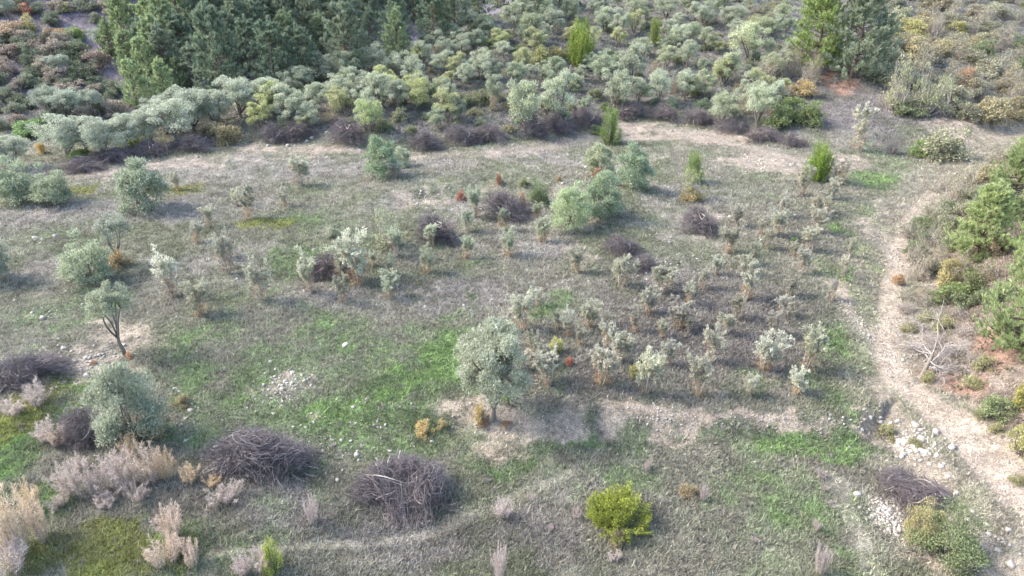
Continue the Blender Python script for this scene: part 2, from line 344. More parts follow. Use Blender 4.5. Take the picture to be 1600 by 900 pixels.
def feather(seed, Wd=1.3, Ht=1.7, ns=30, nl=3000):
    r = np.random.default_rng(seed); an = r.random(ns)*2*pi; sp_ = Wd*.42*r.random(ns)**.6
    base = np.c_[np.cos(an)*sp_*.35, np.sin(an)*sp_*.35, np.full(ns, -.08)]
    top = np.c_[np.cos(an)*sp_, np.sin(an)*sp_, Ht*(.55+.45*r.random(ns))*(1-.25*(sp_/Wd))]
    ln = curve_pts(base, top, 6, .05, r); Vs = tubes(ln, np.linspace(.012, .004, 6)[None]*np.ones((ns, 1)), 3)
    si = r.integers(0, ns, nl); t = .22+.78*r.random(nl)**.75; k = np.clip((t*5).astype(int), 0, 4); q = (t*5-k)[:, None]
    P = ln[si, k]*(1-q)+ln[si, k+1]*q; P = P+rdir(nl, r)*.10*(1.15-t[:, None])*r.random((nl, 1))
    D = nrm(nrm(top-base)[si]*.9+.8*rdir(nl, r)); fl = leaves(P, D, rdir(nl, r), .12, .013, r)
    return {'stems': mk('stems', *Vs, M['palebark']), 'plumes': mk('plumes', *fl, M['feather'])}, Wd, Ht
def narrow_w(n): return 1. if n <= 1 else .75
def conifer_bush(seed, Wd=2.5, Ht=2.7, nl=15000, ns=150, L=.10, narrow=1., mat='bright'):
    """upright sprays fanning from the base"""
    r = np.random.default_rng(seed); ng = 9; ga = np.arange(ng)*2.4+r.random(ng)*.6; gu = np.sqrt((np.arange(ng)+.3)/ng)*.34*narrow_w(narrow)
    gz = Ht*np.clip(1.02-.95*(gu/.5)**2*.6+.12*r.normal(size=ng), .5, 1.0); gi = r.integers(0, ng, ns); off = r.normal(size=(ns, 2))*.085*Wd
    tx = np.c_[np.cos(ga)*gu, np.sin(ga)*gu][gi]*Wd+off; zt = gz[gi]-np.hypot(off[:, 0], off[:, 1])*1.3-.22*Ht*r.random(ns)**2
    low_ = r.random(ns) < .3; ang = r.random(ns)*2*pi; tx[low_] = np.c_[np.cos(ang), np.sin(ang)][low_]*Wd*(.36+.1*r.random((ns, 1)))[low_]; zt[low_] = Ht*(.15+.4*r.random(ns))[low_]
    top = np.c_[tx, zt]; base = np.c_[tx*.30, np.full(ns, -.06)]
    mid = (top+base)*.5; mid[:, :2] *= 1.45
    t = np.linspace(0, 1, 6)[None, :, None]; ln = base[:, None]*(1-t)**2+2*mid[:, None]*t*(1-t)+top[:, None]*t*t
    Vs = tubes(ln, np.linspace(.02, .005, 6)[None]*np.ones((ns, 1)), 3)
    si = r.integers(0, ns, nl); tt = .14+.86*r.random(nl)**.75; k = np.clip((tt*5).astype(int), 0, 4); q = (tt*5-k)[:, None]
    P = ln[si, k]*(1-q)+ln[si, k+1]*q; P = P+rdir(nl, r)*.15*r.random((nl, 1))
    o = nrm(P-np.array([0, 0, Ht*.3])); D = nrm(.55*o+np.array([0, 0, .55])+.5*rdir(nl, r)); fl = leaves(P, D, nrm(o+.4*rdir(nl, r)), L, L*.36, r)
    return {'stems': mk('stems', *Vs, M['bark']), 'foliage': mk('foliage', *fl, M[mat])}, Wd, Ht
def pile(seed, Wd=3.6, Ht=1.25, nt_=1700, nb=9, dep=.75):
    """heap of pruned branches thrown down in bundles: fine twigs joined, thick branches one by one"""
    r = np.random.default_rng(seed); nbun = 15
    a = r.random(nbun)*2*pi; q = np.sqrt(r.random(nbun))*.82
    bc = np.c_[np.cos(a)*q*Wd*.46, np.sin(a)*q*Wd*.46*dep, Ht*(.15+.75*np.clip(1-q**1.5, 0, 1)*(.35+.8*r.random(nbun)))]
    bd = nrm(np.c_[r.normal(size=(nbun, 2)), .25*r.normal(size=nbun)]); bl = Wd*(.16+.16*r.random(nbun))
    i = r.integers(0, nbun, nt_); al = r.normal(size=(nt_, 1))*.55
    c = bc[i]+bd[i]*al*bl[i][:, None]+r.normal(size=(nt_, 3))*np.array([.075, .075*dep, .07])*Wd*.9
    an_ = np.arctan2(c[:, 1], c[:, 0]); lob = .74+.5*vn(np.cos(an_)*1.9+seed, np.sin(an_)*1.9+5, seed); c[:, :2] *= lob[:, None]; c[:, 2] *= .55+.8*vn(c[:, 0]*1.9/Wd*4+seed, c[:, 1]*1.9/Wd*4, seed+3)
    e = np.hypot(c[:, 0]/(Wd*.52), c[:, 1]/(Wd*.52*dep)); top = Ht*np.clip(1.02-e**2, .10, 1); c[:, 2] = np.clip(c[:, 2], .02, top*(.7+.5*r.random(nt_)))
    f = np.where(e > 1, 1/np.maximum(e, 1e-3), 1)[:, None]; c[:, :2] *= f*(.88+.24*r.random((nt_, 1)))
    d = nrm(bd[i]*np.sign(al+.01)+.62*rdir(nt_, r)+np.c_[c[:, :2]*.16, np.full(nt_, .10)]); ln = .30+.75*r.random((nt_, 1))**1.4
    wild = r.random(nt_) < .10; ln[wild] *= 1.7; d[wild] = nrm(d[wild]+np.c_[c[wild, :2]*.35, .45*r.random(wild.sum())])
    A = c-d*ln*.5; B = c+d*ln*.5; A[:, 2] = np.maximum(A[:, 2], -.03); B[:, 2] = np.maximum(B[:, 2], -.03)
    Vt = tubes(curve_pts(A, B, 4, .085, r), np.linspace(.010, .003, 4)[None]*(.5+.6*r.random((nt_, 1))+1.6*(r.random((nt_, 1)) > .95)), 3)
    out = {'twigs': mk('twigs', *Vt, M['twig'])}
    k = r.integers(0, nbun, nb); c = bc[k]*np.array([.8, .8, 1.05])+np.array([0, 0, .08]); d = nrm(bd[k]+.4*rdir(nb, r)*np.array([1, 1, .3]))
    ln = Wd*(.2+.22*r.random((nb, 1))); A = c-d*ln*.5; B = c+d*ln*.5; A[:, 2] = np.maximum(A[:, 2]-.15, .02); B[:, 2] = np.maximum(B[:, 2]-.05, .02)
    P = curve_pts(A, B, 6, .16, r)
    for m_ in range(nb):
        out['branch%03d' % m_] = mk('branch', *tubes(P[m_:m_+1], np.linspace(.028, .008, 6)[None]*(.6+.7*r.random()), 5), M['branch'], smooth=True)
    return out, Wd, Ht

# ------------------------------------------------------------------ placing
PROTO = {}
def proto(key, fn, seeds, *a, **k): PROTO[key] = [fn(s, *a, **k) for s in seeds]
COUNT = {}
def put(kind, name, P, w, h, label, cat, group=None, tint=(1, 1, 1), var=None, rz=None, sink=.04, lean=0., part_tint=None):
    meshes, Wd, Ht = PROTO[kind][(random.randrange(len(PROTO[kind])) if var is None else var)]
    e = bpy.data.objects.new(name, None); COL.objects.link(e); e.empty_display_size = .3
    e.location = (P[0], P[1], P[2]-sink); e.rotation_euler = (random.uniform(-lean, lean), random.uniform(-lean, lean), random.uniform(0, 6.28) if rz is None else rz)
    s = w/Wd; e.scale = (s, s, h/Ht); e['label'] = label; e['category'] = cat
    if group: e['group'] = group
    j = 1+.12*(random.random()-.5)
    def calm(t):
        a = sum(t)/3; return tuple((a+(v-a)*.5)*.9 for v in t) if max(t) > 1.55 else t
    tint = calm(tint)
    for pn, me in meshes.items():
        nm = ''.join(ch for ch in pn if not ch.isdigit())
        o = bpy.data.objects.new(nm, me); COL.objects.link(o); o.parent = e
        tt = (part_tint or {}).get(pn, tint); o.color = (tt[0]*j, tt[1]*j, tt[2]*j, 1)
        if nm == 'twigs': o['kind'] = 'stuff'
    return e
def at_px(px, py, wpx=0, hpx=0, bush=True):
    """ground place, width and height in metres of a plant whose foot, width and height were read in photo pixels"""
    P = at(px, py); s = mpp(P); th = dip(P)
    if not bush: return P, wpx*s*1.05, hpx*s/cos(th)
    wq = wpx*1.06; hq = max(.5*wq, math.sqrt(max(0., hpx*hpx-.85*(wq*sin(th))**2))/cos(th))*1.06   # a rounded plant seen from above
    P = at(px, py-.5*max(0., math.hypot(hq*cos(th), wq*sin(th))-hq*cos(th))); s = mpp(P)
    return P, wq*s, hq*s

# ------------------------------------------------------------------ ground: colour masks laid out on the land itself
def patch_world(cx, cy, rx, ry):
    P = at(cx, cy); s = mpp(P); return P[0], P[1], rx*s, ry*s/max(.15, sin(dip(P)))
GREEN = [patch_world(*p)+(g,) for p, g in [
    ((470, 405, 60, 22), .9), ((460, 345, 95, 14), .6), ((560, 375, 60, 22), .45), ((690, 545, 45, 60), .95), ((640, 605, 95, 32), 1.), ((400, 575, 120, 50), .75),
    ((520, 655, 190, 60), .85), ((330, 640, 70, 55), .8), ((150, 605, 75, 16), 1.), ((40, 690, 60, 80), .8), ((40, 790, 90, 50), .6), ((560, 520, 160, 50), .55),
    ((250, 850, 220, 50), .5), ((880, 690, 90, 16), .8), ((1060, 690, 200, 18), .5), ((1270, 695, 110, 20), .9), ((1320, 610, 60, 40), .7), ((1365, 282, 45, 17), .9),
    ((1345, 340, 30, 40), .5), ((1358, 400, 24, 90), .75), ((1360, 570, 30, 60), .8), ((1170, 605, 60, 18), .5), ((800, 720, 70, 15), .8), ((1270, 800, 120, 90), .45),
    ((1100, 860, 150, 60), .35), ((480, 745, 40, 22), .7), ((780, 420, 60, 18), .45), ((860, 470, 45, 22), .5), ((740, 472, 14, 10), .6), ((120, 360, 80, 22), .5),
    ((120, 475, 90, 40), .6), ((60, 300, 90, 10), .3), ((1220, 290, 40, 18), .35), ((1180, 300, 70, 22), .35), ((760, 620, 60, 22), .5), ((380, 480, 120, 45), .35),
    ((700, 300, 90, 12), .35), ((1440, 690, 30, 60), .35), ((1500, 780, 40, 50), .4), ((1390, 250, 60, 30), .35), ((310, 690, 30, 18), .6), ((880, 600, 60, 20), .3), ((300, 540, 200, 70), .5), ((620, 570, 180, 70), .55), ((1345, 470, 34, 110), .6), ((1330, 560, 50, 70), .6), ((1180, 770, 160, 70), .5), ((1320, 860, 60, 70), .55), ((1000, 745, 160, 40), .4), ((640, 690, 120, 26), .7), ((230, 520, 90, 40), .45), ((420, 640, 80, 40), .8)]]
YGREEN = [patch_world(*p) for p in [(120, 296, 30, 9), (285, 298, 40, 13), (40, 640, 50, 60), (160, 860, 120, 40), (420, 350, 60, 10)]]
SOIL = [patch_world(*p)+(g,) for p, g in [
    ((1000, 648, 65, 12), 1.1), ((1150, 660, 190, 9), 1.1), ((780, 668, 85, 26), .75), ((700, 690, 60, 15), .4), ((870, 660, 50, 12), .7), ((1080, 700, 25, 10), .6),
    ((180, 545, 70, 50), .75), ((440, 600, 32, 32), .7), ((160, 575, 50, 25), .6), ((1500, 560, 90, 70), .65), ((1440, 570, 50, 60), .7), ((1200, 255, 80, 22), .75),
    ((1090, 215, 110, 12), .8), ((980, 200, 45, 14), .8), ((660, 315, 50, 22), .6), ((800, 290, 80, 14), .5), ((470, 235, 120, 12), .6), ((300, 255, 110, 10), .5),
    ((160, 270, 60, 7), .7), ((620, 245, 60, 10), .5), ((760, 240, 80, 8), .5), ((905, 390, 40, 22), .4), ((1345, 505, 14, 70), .7), ((1405, 400, 20, 70), .9),
    ((1410, 800, 45, 60), .5), ((1420, 870, 35, 40), .7), ((1560, 880, 60, 30), .9), ((1380, 680, 40, 20), .7), ((1330, 250, 30, 8), .8), ((1500, 200, 60, 12), .7), ((1580, 215, 40, 20), .7),
    ((60, 460, 50, 25), .4), ((220, 345, 70, 10), .35), ((470, 660, 30, 14), .3), ((60, 330, 90, 14), .3), ((940, 340, 35, 20), .4), ((1110, 345, 50, 30), .35), ((505, 370, 30, 15), .35)]]
REDSOIL = [patch_world(*p) for p in [(1310, 125, 35, 10), (1560, 545, 40, 30), (1480, 600, 40, 20), (930, 100, 30, 6)]]
DARKDRY = [patch_world(*p)+(g,) for p, g in [((1130, 500, 220, 110), .8), ((1290, 380, 60, 90), .5), ((700, 840, 260, 50), .7), ((960, 590, 160, 40), .7), ((700, 455, 120, 40), .6),
    ((480, 500, 140, 30), .4), ((1000, 800, 120, 60), .4), ((300, 790, 140, 20), .6), ((1330, 160, 60, 40), .7), ((640, 410, 120, 30), .5)]]
PALE = [patch_world(*p)+(g,) for p, g in [((240, 325, 200, 22), .8), ((470, 262, 260, 26), .7), ((60, 335, 90, 18), .8), ((700, 462, 110, 26), .7), ((520, 470, 130, 22), .7), ((1000, 420, 90, 30), .6), ((840, 385, 80, 30), .7), ((1090, 300, 90, 40), .6),
    ((900, 780, 120, 40), .5), ((620, 860, 140, 30), .6), ((330, 410, 120, 40), .55), ((1330, 200, 60, 30), .6), ((860, 250, 120, 20), .6), ((420, 800, 120, 26), .6), ((730, 330, 80, 24), .6), ((60, 420, 60, 26), .6)]]
FOOT = [[tuple(flat(*p)) for p in q] for q in [
    [(330, 870), (440, 852), (560, 832), (680, 806), (745, 780), (800, 755), (900, 712)],
    [(1310, 730), (1335, 780), (1360, 840), (1385, 910)]]]
EDGE = [tuple(flat(*p, z=.3)) for p in [(-60, 300), (140, 268), (300, 248), (420, 228), (540, 226), (640, 240), (760, 236), (850, 222), (930, 204), (990, 188), (1060, 196), (1140, 214), (1230, 238), (1330, 250)]]
RUTS = [[tuple(flat(*p)) for p in q] for q in [
    [(1720, 890), (1620, 790), (1560, 730), (1500, 672), (1445, 622), (1400, 590), (1388, 540), (1392, 460), (1405, 390), (1425, 338), (1480, 270), (1570, 210), (1680, 165)],
    [(1640, 990), (1560, 880), (1500, 800), (1440, 700), (1395, 640), (1365, 590)]]]
def blob(x, y, L_):
    v = np.zeros(np.shape(x))
    for p in L_:
        g = p[4] if len(p) > 4 else 1.
        q = ((x-p[0])/p[2])**2+((y-p[1])/p[3])**2; v = np.maximum(v, g*np.exp(-.7*q**1.2))
    return v
def masks(x, y):
    n1 = fbm(x/1.6, y/1.6, 21, 4); n2 = fbm(x/.5, y/.5, 22, 3); n3 = fbm(x/5, y/5, 23, 3)
    wx = x+1.1*(fbm(x/1.3, y/1.3, 31, 3)-.5)*2; wy = y+1.5*(fbm(x/1.3, y/1.3, 32, 3)-.5)*2
    rag = (n1-.5)*1.3+(n2-.5)*.7
    m = {}
    m['green'] = ss(.18, .7, blob(wx, wy, GREEN)+.6*rag)
    m['bgreen'] = ss(.62, 1.05, blob(wx, wy, GREEN)+.75*rag)
    m['ygreen'] = ss(.3, .8, blob(wx, wy, YGREEN)+.45*rag)
    m['soil'] = ss(.3, .75, blob(wx, wy, SOIL)+.6*rag)
    m['red'] = ss(.3, .8, blob(wx, wy, REDSOIL)+.4*rag)
    m['dark'] = ss(.2, .8, blob(wx, wy, DARKDRY)+.4*rag)
    f = np.zeros(np.shape(x))
    for q, w in zip(FOOT, (.16, .3)):
        d, s, t = pdist(x+.35*(n1-.5), y+.35*(n1-.5), q); f = np.maximum(f, ss(w*2.1, w*.6, d+(n2-.5)*.25))
    m['foot'] = f*.9; m['pale'] = ss(.2, .75, blob(wx, wy, PALE)+.5*rag)
    r_ = np.zeros(np.shape(x))
    for kk, q in enumerate(RUTS):
        w = np.interp(y, [14, 20, 25, 30, 48, 66], [1.15, 1.0, .75, .55, .5, .3] if kk == 0 else [.5]*6)
        d, s, t = pdist(x+.7*(n1-.5), y+.7*(n1-.5), q); a_ = np.interp(y, [24, 30, 46, 52, 66], [1, .85, .75, .2, .2]) if kk == 0 else .5
        r_ = np.maximum(r_, ss(1.3, .6, d/w+(n2-.5)*.7+(n1-.5)*.9)*a_)
    m['rut'] = r_
    d, s, t = pdist(x, y, TRACK); m['track'] = ss(2.3, 1.7, d+(n1-.5)*.8)
    d, s, t = pdist(x, y+.6*(n1-.5), EDGE); m['edge'] = ss(1.2, .1, d+(n1-.5)*3.2+(n2-.5)*1.8)*ss(33, 31, x)*np.interp(x, [-40, -5, 8, 14], [.55, .6, .95, 1])
    y0 = np.interp(x, Y0X, Y0Y); m['hill'] = ss(.5, 3, y-y0+(n1-.5)*2)
    d, s, t = pdist(x, y, CREST); m['far'] = ss(4, 9, d*s)
    d, s, t = pdist(x, y, TRACK); m['rbank'] = ss(1.6, 3.2, -d*s+(n1-.5))*ss(75, 60, y)
    m['n1'], m['n2'], m['n3'] = n1, n2, n3
    return m
def gcol(x, y, m=None):
    m = m or masks(x, y)
    def C(*c): return np.array(c)[None]
    def mx(a, b, w): return a*(1-w[:, None])+b*w[:, None]
    c = mx(C(.196, .188, .150)*np.ones((len(x), 1)), C(.158, .168, .112), ss(.35, .65, m['n3']))
    c = mx(c, C(.31, .29, .24), ss(.5, .72, m['n1'])*.65)
    c = mx(c, C(.138, .127, .120), m['dark']*.85)
    c = mx(c, C(.262, .242, .222), m['pale']*.7)
    c = mx(c, C(.125, .165, .082), m['green']*.85)
    c = mx(c, C(.130, .205, .068), m['bgreen']*.75)
    c = mx(c, C(.165, .17, .045), m['ygreen']*.7)
    hill = mx(C(.13, .125, .11)*np.ones((len(x), 1)), C(.19, .17, .165), ss(.4, .65, m['n1']))
    c = mx(c, hill, m['hill']*.85)
    far = mx(C(.165, .15, .165)*np.ones((len(x), 1)), C(.24, .21, .235), ss(.35, .65, m['n1']))
    c = mx(c, far, m['far'])
    c = mx(c, C(.24, .19, .155), m['rbank']*.85)
    c = mx(c, C(.37, .305, .245), m['soil']*.85)
    c = mx(c, C(.34, .29, .24), m['edge']*.75)
    c = mx(c, C(.34, .20, .145), m['red']*.75)
    c = mx(c, C(.29, .27, .21), m['foot']*.55)
    c = mx(c, C(.27, .245, .19), m['track']*.55)
    c = mx(c, C(.47, .385, .31), m['rut']*.92)
    return 1.2*c*(.62+.76*m['n2'])[:, None]
GX, GY = np.meshgrid(gx, gy); vx = GX.ravel(); vy = GY.ravel(); vz = GZ.ravel(); vm = masks(vx, vy); vc = gcol(vx, vy, vm)
nx, ny = len(gx), len(gy); I = np.arange(nx*ny).reshape(ny, nx)
Q = np.stack([I[:-1, :-1], I[:-1, 1:], I[1:, 1:], I[1:, :-1]], -1).reshape(-1, 4)
tq = vm['track'][Q].mean(1) > .5; fq = (vm['foot'][Q].mean(1) > .4) & ~tq; eq = (vm['edge'][Q].mean(1) > .38) & ~tq & ~fq
farq = (vm['far'][Q].mean(1) > .5) & ~tq & ~fq & ~eq
VV = np.c_[vx, vy, vz]
def sheet(name, sel):
    q = Q[sel]; u, inv = np.unique(q, return_inverse=True)
    o = bpy.data.objects.new(name, mk(name, VV[u], inv.reshape(-1, 4), M['ground'], vc[u], True)); COL.objects.link(o); o['kind'] = 'structure'; return o
sheet('ground', ~(tq | fq | eq | farq)); sheet('dirt_track', tq); sheet('footpath', fq); sheet('terrace_path', eq); sheet('valley_slope', farq)

# ------------------------------------------------------------------ prototypes
proto('olive', olive, (11, 12, 13, 14))
proto('oldolive', olive, (21, 22), 4.2, 4.2, .8, 15000, 80, .15, .055, .4, (.08, .14), .8)
proto('bigolive', olive, (33,), 3.4, 4.2, .95, 42000, 130, .10, .036, .12, (.07, .13), .8)
proto('treeolive', olive, (35, 36), 2.4, 3.4, 1.45, 9000, 36, .10, .036, .06, (.08, .15), .45)
proto('olivebush', olive_bush, (41, 42, 43))
proto('hillolive', olive, (15, 16, 17, 18), 3.4, 3.4, .45, 8000, 44, .15, .055, .2, (.08, .16), .9)
proto('nearolive', olive_bush, (45, 46), 2.6, 3.2, 19000, 64, .10, .035)
proto('sapling', sapling, range(51, 63))
proto('pine', pine, (61, 62, 63, 64))
proto('ypine', pine, (66, 67), 3.4, 4.6, 110, 14, 38, .22, .62, .02, 'pine', .075)
proto('bigpine', pine, (68, 69), 6.4, 9.0, 150, 13, 26, .32, .55, .05, 'pine', .11)
proto('shrub', shrub, (71, 72, 73, 74))
proto('nearshrub', shrub, (171, 172), 2.2, 1.9, 13000, 46, .055, .03, 60)
proto('lowshrub', shrub, (75, 76, 77), 1.6, .8, 2200, 22, .085, .045, 30)
proto('twiggy', shrub, (78, 79, 80), 2.2, 1.9, 1500, 26, .10, .04, 150, 'shrub', 'branch', .4, .011)
proto('feather', feather, (81, 82, 83, 84))
proto('conbush', conifer_bush, (91, 92))
proto('poplar', conifer_bush, (95, 96), 1.3, 2.6, 4600, 70, .09, 1.2)
proto('bare', shrub, (97,), 1.4, 2.2, 200, 20, .06, .02, 160, 'feather', 'branch', .4, .009)
proto('pile', pile, (101, 102, 103, 104))
proto('bigpile', pile, (105, 106, 107), 4.2, 1.35, 4000, 20)

# ------------------------------------------------------------------ young olives of the plantation: (foot x, foot y, height) read off the photo
def sap(px, py, hp, label, group, tint=None, thin=1.):
    P, w, h = at_px(px, py, 0, hp, False); h = max(h, .8); h *= random.uniform(.92, 1.12)*float(np.interp(py, [330, 450, 520], [1.24, 1.1, .98]))
    b = random.uniform(.82, 1.18)
    t = (b, b*random.uniform(.95, 1.03), b*random.uniform(.88, 1.0)) if not tint else (tint[0]*b, tint[1]*b, tint[2]*b*random.uniform(.92, 1.02))
    sz = 'tall ' if h > 1.75 else 'small ' if h < 1.35 else 'medium '; label = sz+label; group = sz+group if group else None
    dt = random.choice([(1, 1, 1), (1.15, 1, .8), (.85, .82, .8), (1.1, .95, .75)])
    put('sapling', 'young_olive_tree', P, h*.66*thin*random.uniform(.78, 1.15), h, label, 'olive tree', group, t, lean=.08, part_tint={'dry_shoots': dt})
for px, py, hp in [(1253, 305, 40), (1311, 290, 38), (1298, 312, 31), (1273, 336, 31), (1292, 332, 24), (1278, 364, 34), (1264, 393, 33), (1251, 429, 38), (1224, 338, 30), (1211, 369, 37),
                   (1200, 390, 28), (1178, 415, 31), (1164, 431, 33), (1151, 355, 30), (1136, 396, 48), (1118, 430, 31), (1162, 468, 52), (1151, 499, 42), (1233, 463, 40), (1220, 494, 36),
                   (1209, 526, 42), (1133, 523, 34), (1109, 565, 52), (1193, 578, 60), (1258, 579, 63), (1278, 537, 24), (1169, 619, 38), (1242, 616, 38), (1240, 398, 20), (1186, 365, 22)]:
    sap(px, py, hp, 'silvery young olive with straw coloured lower shoots in rows nearest the grassy strip', 'young olives beside the grassy strip')
for px, py, hp in [(1327, 402, 32), (1315, 430, 28), (1300, 470, 32), (1316, 440, 22)]:
    sap(px, py, hp, 'spindly thin young olive with few leaves at the edge of the grassy strip', 'spindly young olives at the strip edge', thin=.6)
for px, py, hp in [(1032, 457, 44), (970, 446, 42), (1012, 490, 42), (1074, 474, 34), (1063, 512, 44), (1076, 520, 30), (992, 520, 46), (1034, 528, 30), (921, 510, 44), (888, 526, 40), (950, 546, 44),
                   (970, 564, 46), (854, 599, 58), (939, 601, 72), (1039, 570, 42), (1090, 619, 58), (817, 516, 56), (842, 478, 26), (830, 556, 44), (850, 572, 40), (901, 426, 38),
                   (850, 378, 34), (1097, 452, 34), (870, 512, 30), (1046, 446, 26), (906, 540, 34), (812, 580, 30)]:
    sap(px, py, hp, 'silvery young olive in planted rows on the shady side of the big olive', 'young olives beyond the big olive')
sap(1009, 614, 66, 'young olive with a clear pale trunk, yellow green bush behind it', None, (1.08, 1.08, 1.02))
for px, py, hp in [(742, 340, 42), (731, 363, 34), (787, 360, 30), (789, 336, 24), (676, 385, 30), (729, 404, 32), (793, 400, 36), (620, 400, 44), (667, 426, 38), (840, 342, 24), (844, 378, 30), (609, 430, 34), (609, 466, 46)]:
    sap(px, py, hp, 'pale green young olive below the twig heaps of the stony terrace step', 'young olives below the stony step', (.95, 1.03, .95))
for px, py, hp in [(487, 457, 66), (558, 443, 68), (531, 438, 46), (536, 475, 48), (584, 417, 26), (512, 420, 30)]:
    sap(px, py, hp, 'silvery young olive crowding around the dark twig heap', 'young olives around the dark twig heap', (1.02, 1.04, .97))
for px, py, hp in [(387, 342, 46), (326, 355, 34), (309, 380, 34), (357, 428, 54), (270, 464, 64), (315, 491, 54), (409, 469, 62), (446, 322, 24), (279, 297, 26), (372, 322, 24), (470, 290, 36), (345, 405, 34)]:
    sap(px, py, hp, 'silvery young olive standing alone in the open grassy field', 'scattered young olives in the open field', (1.05, 1.05, 1.03))

# ------------------------------------------------------------------ single trees and bushes of the field
def place(kind, name, px, py, wp, hp, label, cat, group=None, tint=(1, 1, 1), bush=True, **k):
    P, w, h = at_px(px, py, wp, hp, bush); return put(kind, name, P, w, h, label, cat, group, tint, **k)
OB = (.92, .96, .92)
place('bigolive', 'olive_tree', 769, 655, 122, 142, 'big round silver olive with a grey trunk on bare soil', 'olive tree', bush=False, rz=.6, tint=(1.08, 1.08, 1.02))
place('treeolive', 'olive_tree', 193, 553, 70, 104, 'slim olive with long bare trunk above a stony soil patch', 'olive tree', bush=False, var=0, tint=(.92, .95, .85))
place('treeolive', 'olive_tree', 187, 412, 58, 72, 'small dark trunked olive with rusty undergrowth at its foot', 'olive tree', bush=False, var=1)
place('olivebush', 'olive_bush', 140, 444, 80, 78, 'wide low grey olive bush beside the rusty footed olive', 'bush', tint=(.9, .95, .82))
place('nearolive', 'olive_bush', 213, 695, 108, 140, 'tall silver olive bush between twig heap and stone line', 'bush', tint=(.95, .98, .92))
place('olivebush', 'olive_bush', 30, 318, 66, 74, 'dense round olive bush at the end of the terrace', 'bush', tint=(.85, .92, .8))
place('olivebush', 'olive_bush', 86, 322, 58, 62, 'smaller dense olive bush leaning against the round one', 'bush', tint=(.8, .86, .74))
place('olivebush', 'olive_bush', 229, 331, 80, 88, 'dense upright olive bush standing alone on the upper terrace', 'bush', tint=(.82, .88, .8))
place('olivebush', 'olive_bush', -8, 440, 60, 90, 'grey olive bush cut by the picture edge above the stony ground', 'bush')
place('olivebush', 'olive_bush', 594, 279, 58, 66, 'dark green olive bush on the terrace path edge', 'bush', tint=(.72, .86, .68))
place('olivebush', 'olive_bush', 628, 262, 32, 36, 'small pale olive bush behind the dark green one', 'bush', tint=(1, 1.05, .95))
place('sapling', 'young_olive_tree', 618, 278, 30, 28, 'small pale young olive in front of the dark green bush', 'olive tree', bush=False)
place('twiggy', 'olive_bush', 606, 385, 58, 66, 'sparse olive bush with bare brown twigs by the stony step', 'bush', tint=(1.3, 1.5, 1.2))
place('nearolive', 'olive_bush', 893, 362, 66, 80, 'bright grey green olive bush, lower of the joined pair', 'bush', tint=(1.02, 1.12, .85))
place('nearolive', 'olive_bush', 940, 342, 68, 84, 'grey green olive bush with two tops, upper of the joined pair', 'bush', tint=(.9, 1.02, .84))
place('olivebush', 'olive_bush', 935, 273, 50, 54, 'pale olive bush with rusty dead growth at its foot', 'bush', tint=(1, 1.02, .85))
place('olivebush', 'olive_bush', 988, 294, 62, 68, 'dark grey green olive bush beside the pale one', 'bush', tint=(.78, .9, .76))
place('twiggy', 'olive_bush', 1080, 312, 52, 52, 'sparse olive bush with brown lower twigs on the terrace', 'bush', tint=(1.35, 1.45, 1.0))
place('poplar', 'poplar_sapling', 1082, 285, 34, 50, 'bright green sapling growing out of the sparse brown bush', 'sapling', bush=False, tint=(.75, .95, 1.3))
place('poplar', 'poplar_sapling', 953, 224, 34, 58, 'bright green sapling at the edge of the terrace path', 'sapling', bush=False, tint=(.85, 1.05, 1.5))
place('conbush', 'juniper_bush', 966, 842, 106, 86, 'bright yellow green round juniper alone in the lower field', 'bush', var=0, tint=(1.05, 1.0, 1))
place('conbush', 'juniper_bush', 1276, 282, 46, 64, 'bright green upright juniper at the end of the stony bank', 'bush', var=1, tint=(.75, .9, 1.))
place('nearshrub', 'evergreen_bush', 1478, 895, 118, 112, 'large dark green bush with a yellowing side by the track', 'bush', var=1, tint=(.74, .9, .66))
place('nearshrub', 'evergreen_bush', 1437, 850, 64, 76, 'yellowing bush growing into the large dark green one', 'bush', var=0, tint=(1.7, 1.5, .75))
place('shrub', 'evergreen_bush', 1467, 250, 84, 60, 'wide dark bush with grey dead sprays in the clearing', 'bush', var=0, tint=(1.15, 1.2, 1.1))
place('shrub', 'evergreen_bush', 1436, 246, 34, 36, 'low green bush joined to the wide dark bush', 'bush', var=3, tint=(.9, 1.2, .7))
place('sapling', 'young_olive_tree', 1343, 236, 46, 72, 'tall pale silver sapling standing in the clearing', 'olive tree', bush=False, tint=(1.15, 1.12, 1.08))
place('bare', 'bare_sapling', 1392, 240, 34, 56, 'leafless lilac grey sapling in the clearing', 'sapling', bush=False)
place('shrub', 'yellow_bush', 868, 553, 26, 34, 'bright yellow green little bush among the young olives', 'bush', tint=(2.2, 2.3, .6))
place('lowshrub', 'red_shrub', 889, 572, 16, 18, 'small red leaved shrub beside the yellow green bush', 'shrub', tint=(2.6, .6, .6))
place('shrub', 'yellow_bush', 994, 592, 26, 34, 'olive yellow bush behind the pale trunked young olive', 'bush', tint=(1.6, 1.7, .5))
place('lowshrub', 'yellow_shrub', 663, 682, 40, 26, 'golden yellow low shrub on the green slope', 'shrub', tint=(2.9, 2.0, .8))
place('lowshrub', 'yellow_shrub', 690, 672, 20, 18, 'little golden brown shrub next to the golden one', 'shrub', tint=(2.4, 1.7, .9))
place('lowshrub', 'yellow_shrub', 750, 655, 26, 26, 'golden shrub at the foot of the big olive', 'shrub', tint=(2.6, 1.9, .7))
place('lowshrub', 'red_shrub', 754, 668, 22, 14, 'red brown creeping shrub in front of the golden one', 'shrub', tint=(2.0, .9, .7))
place('lowshrub', 'red_shrub', 791, 668, 20, 16, 'dark red shrub to the side of the big olive trunk', 'shrub', tint=(1.6, .8, .7))
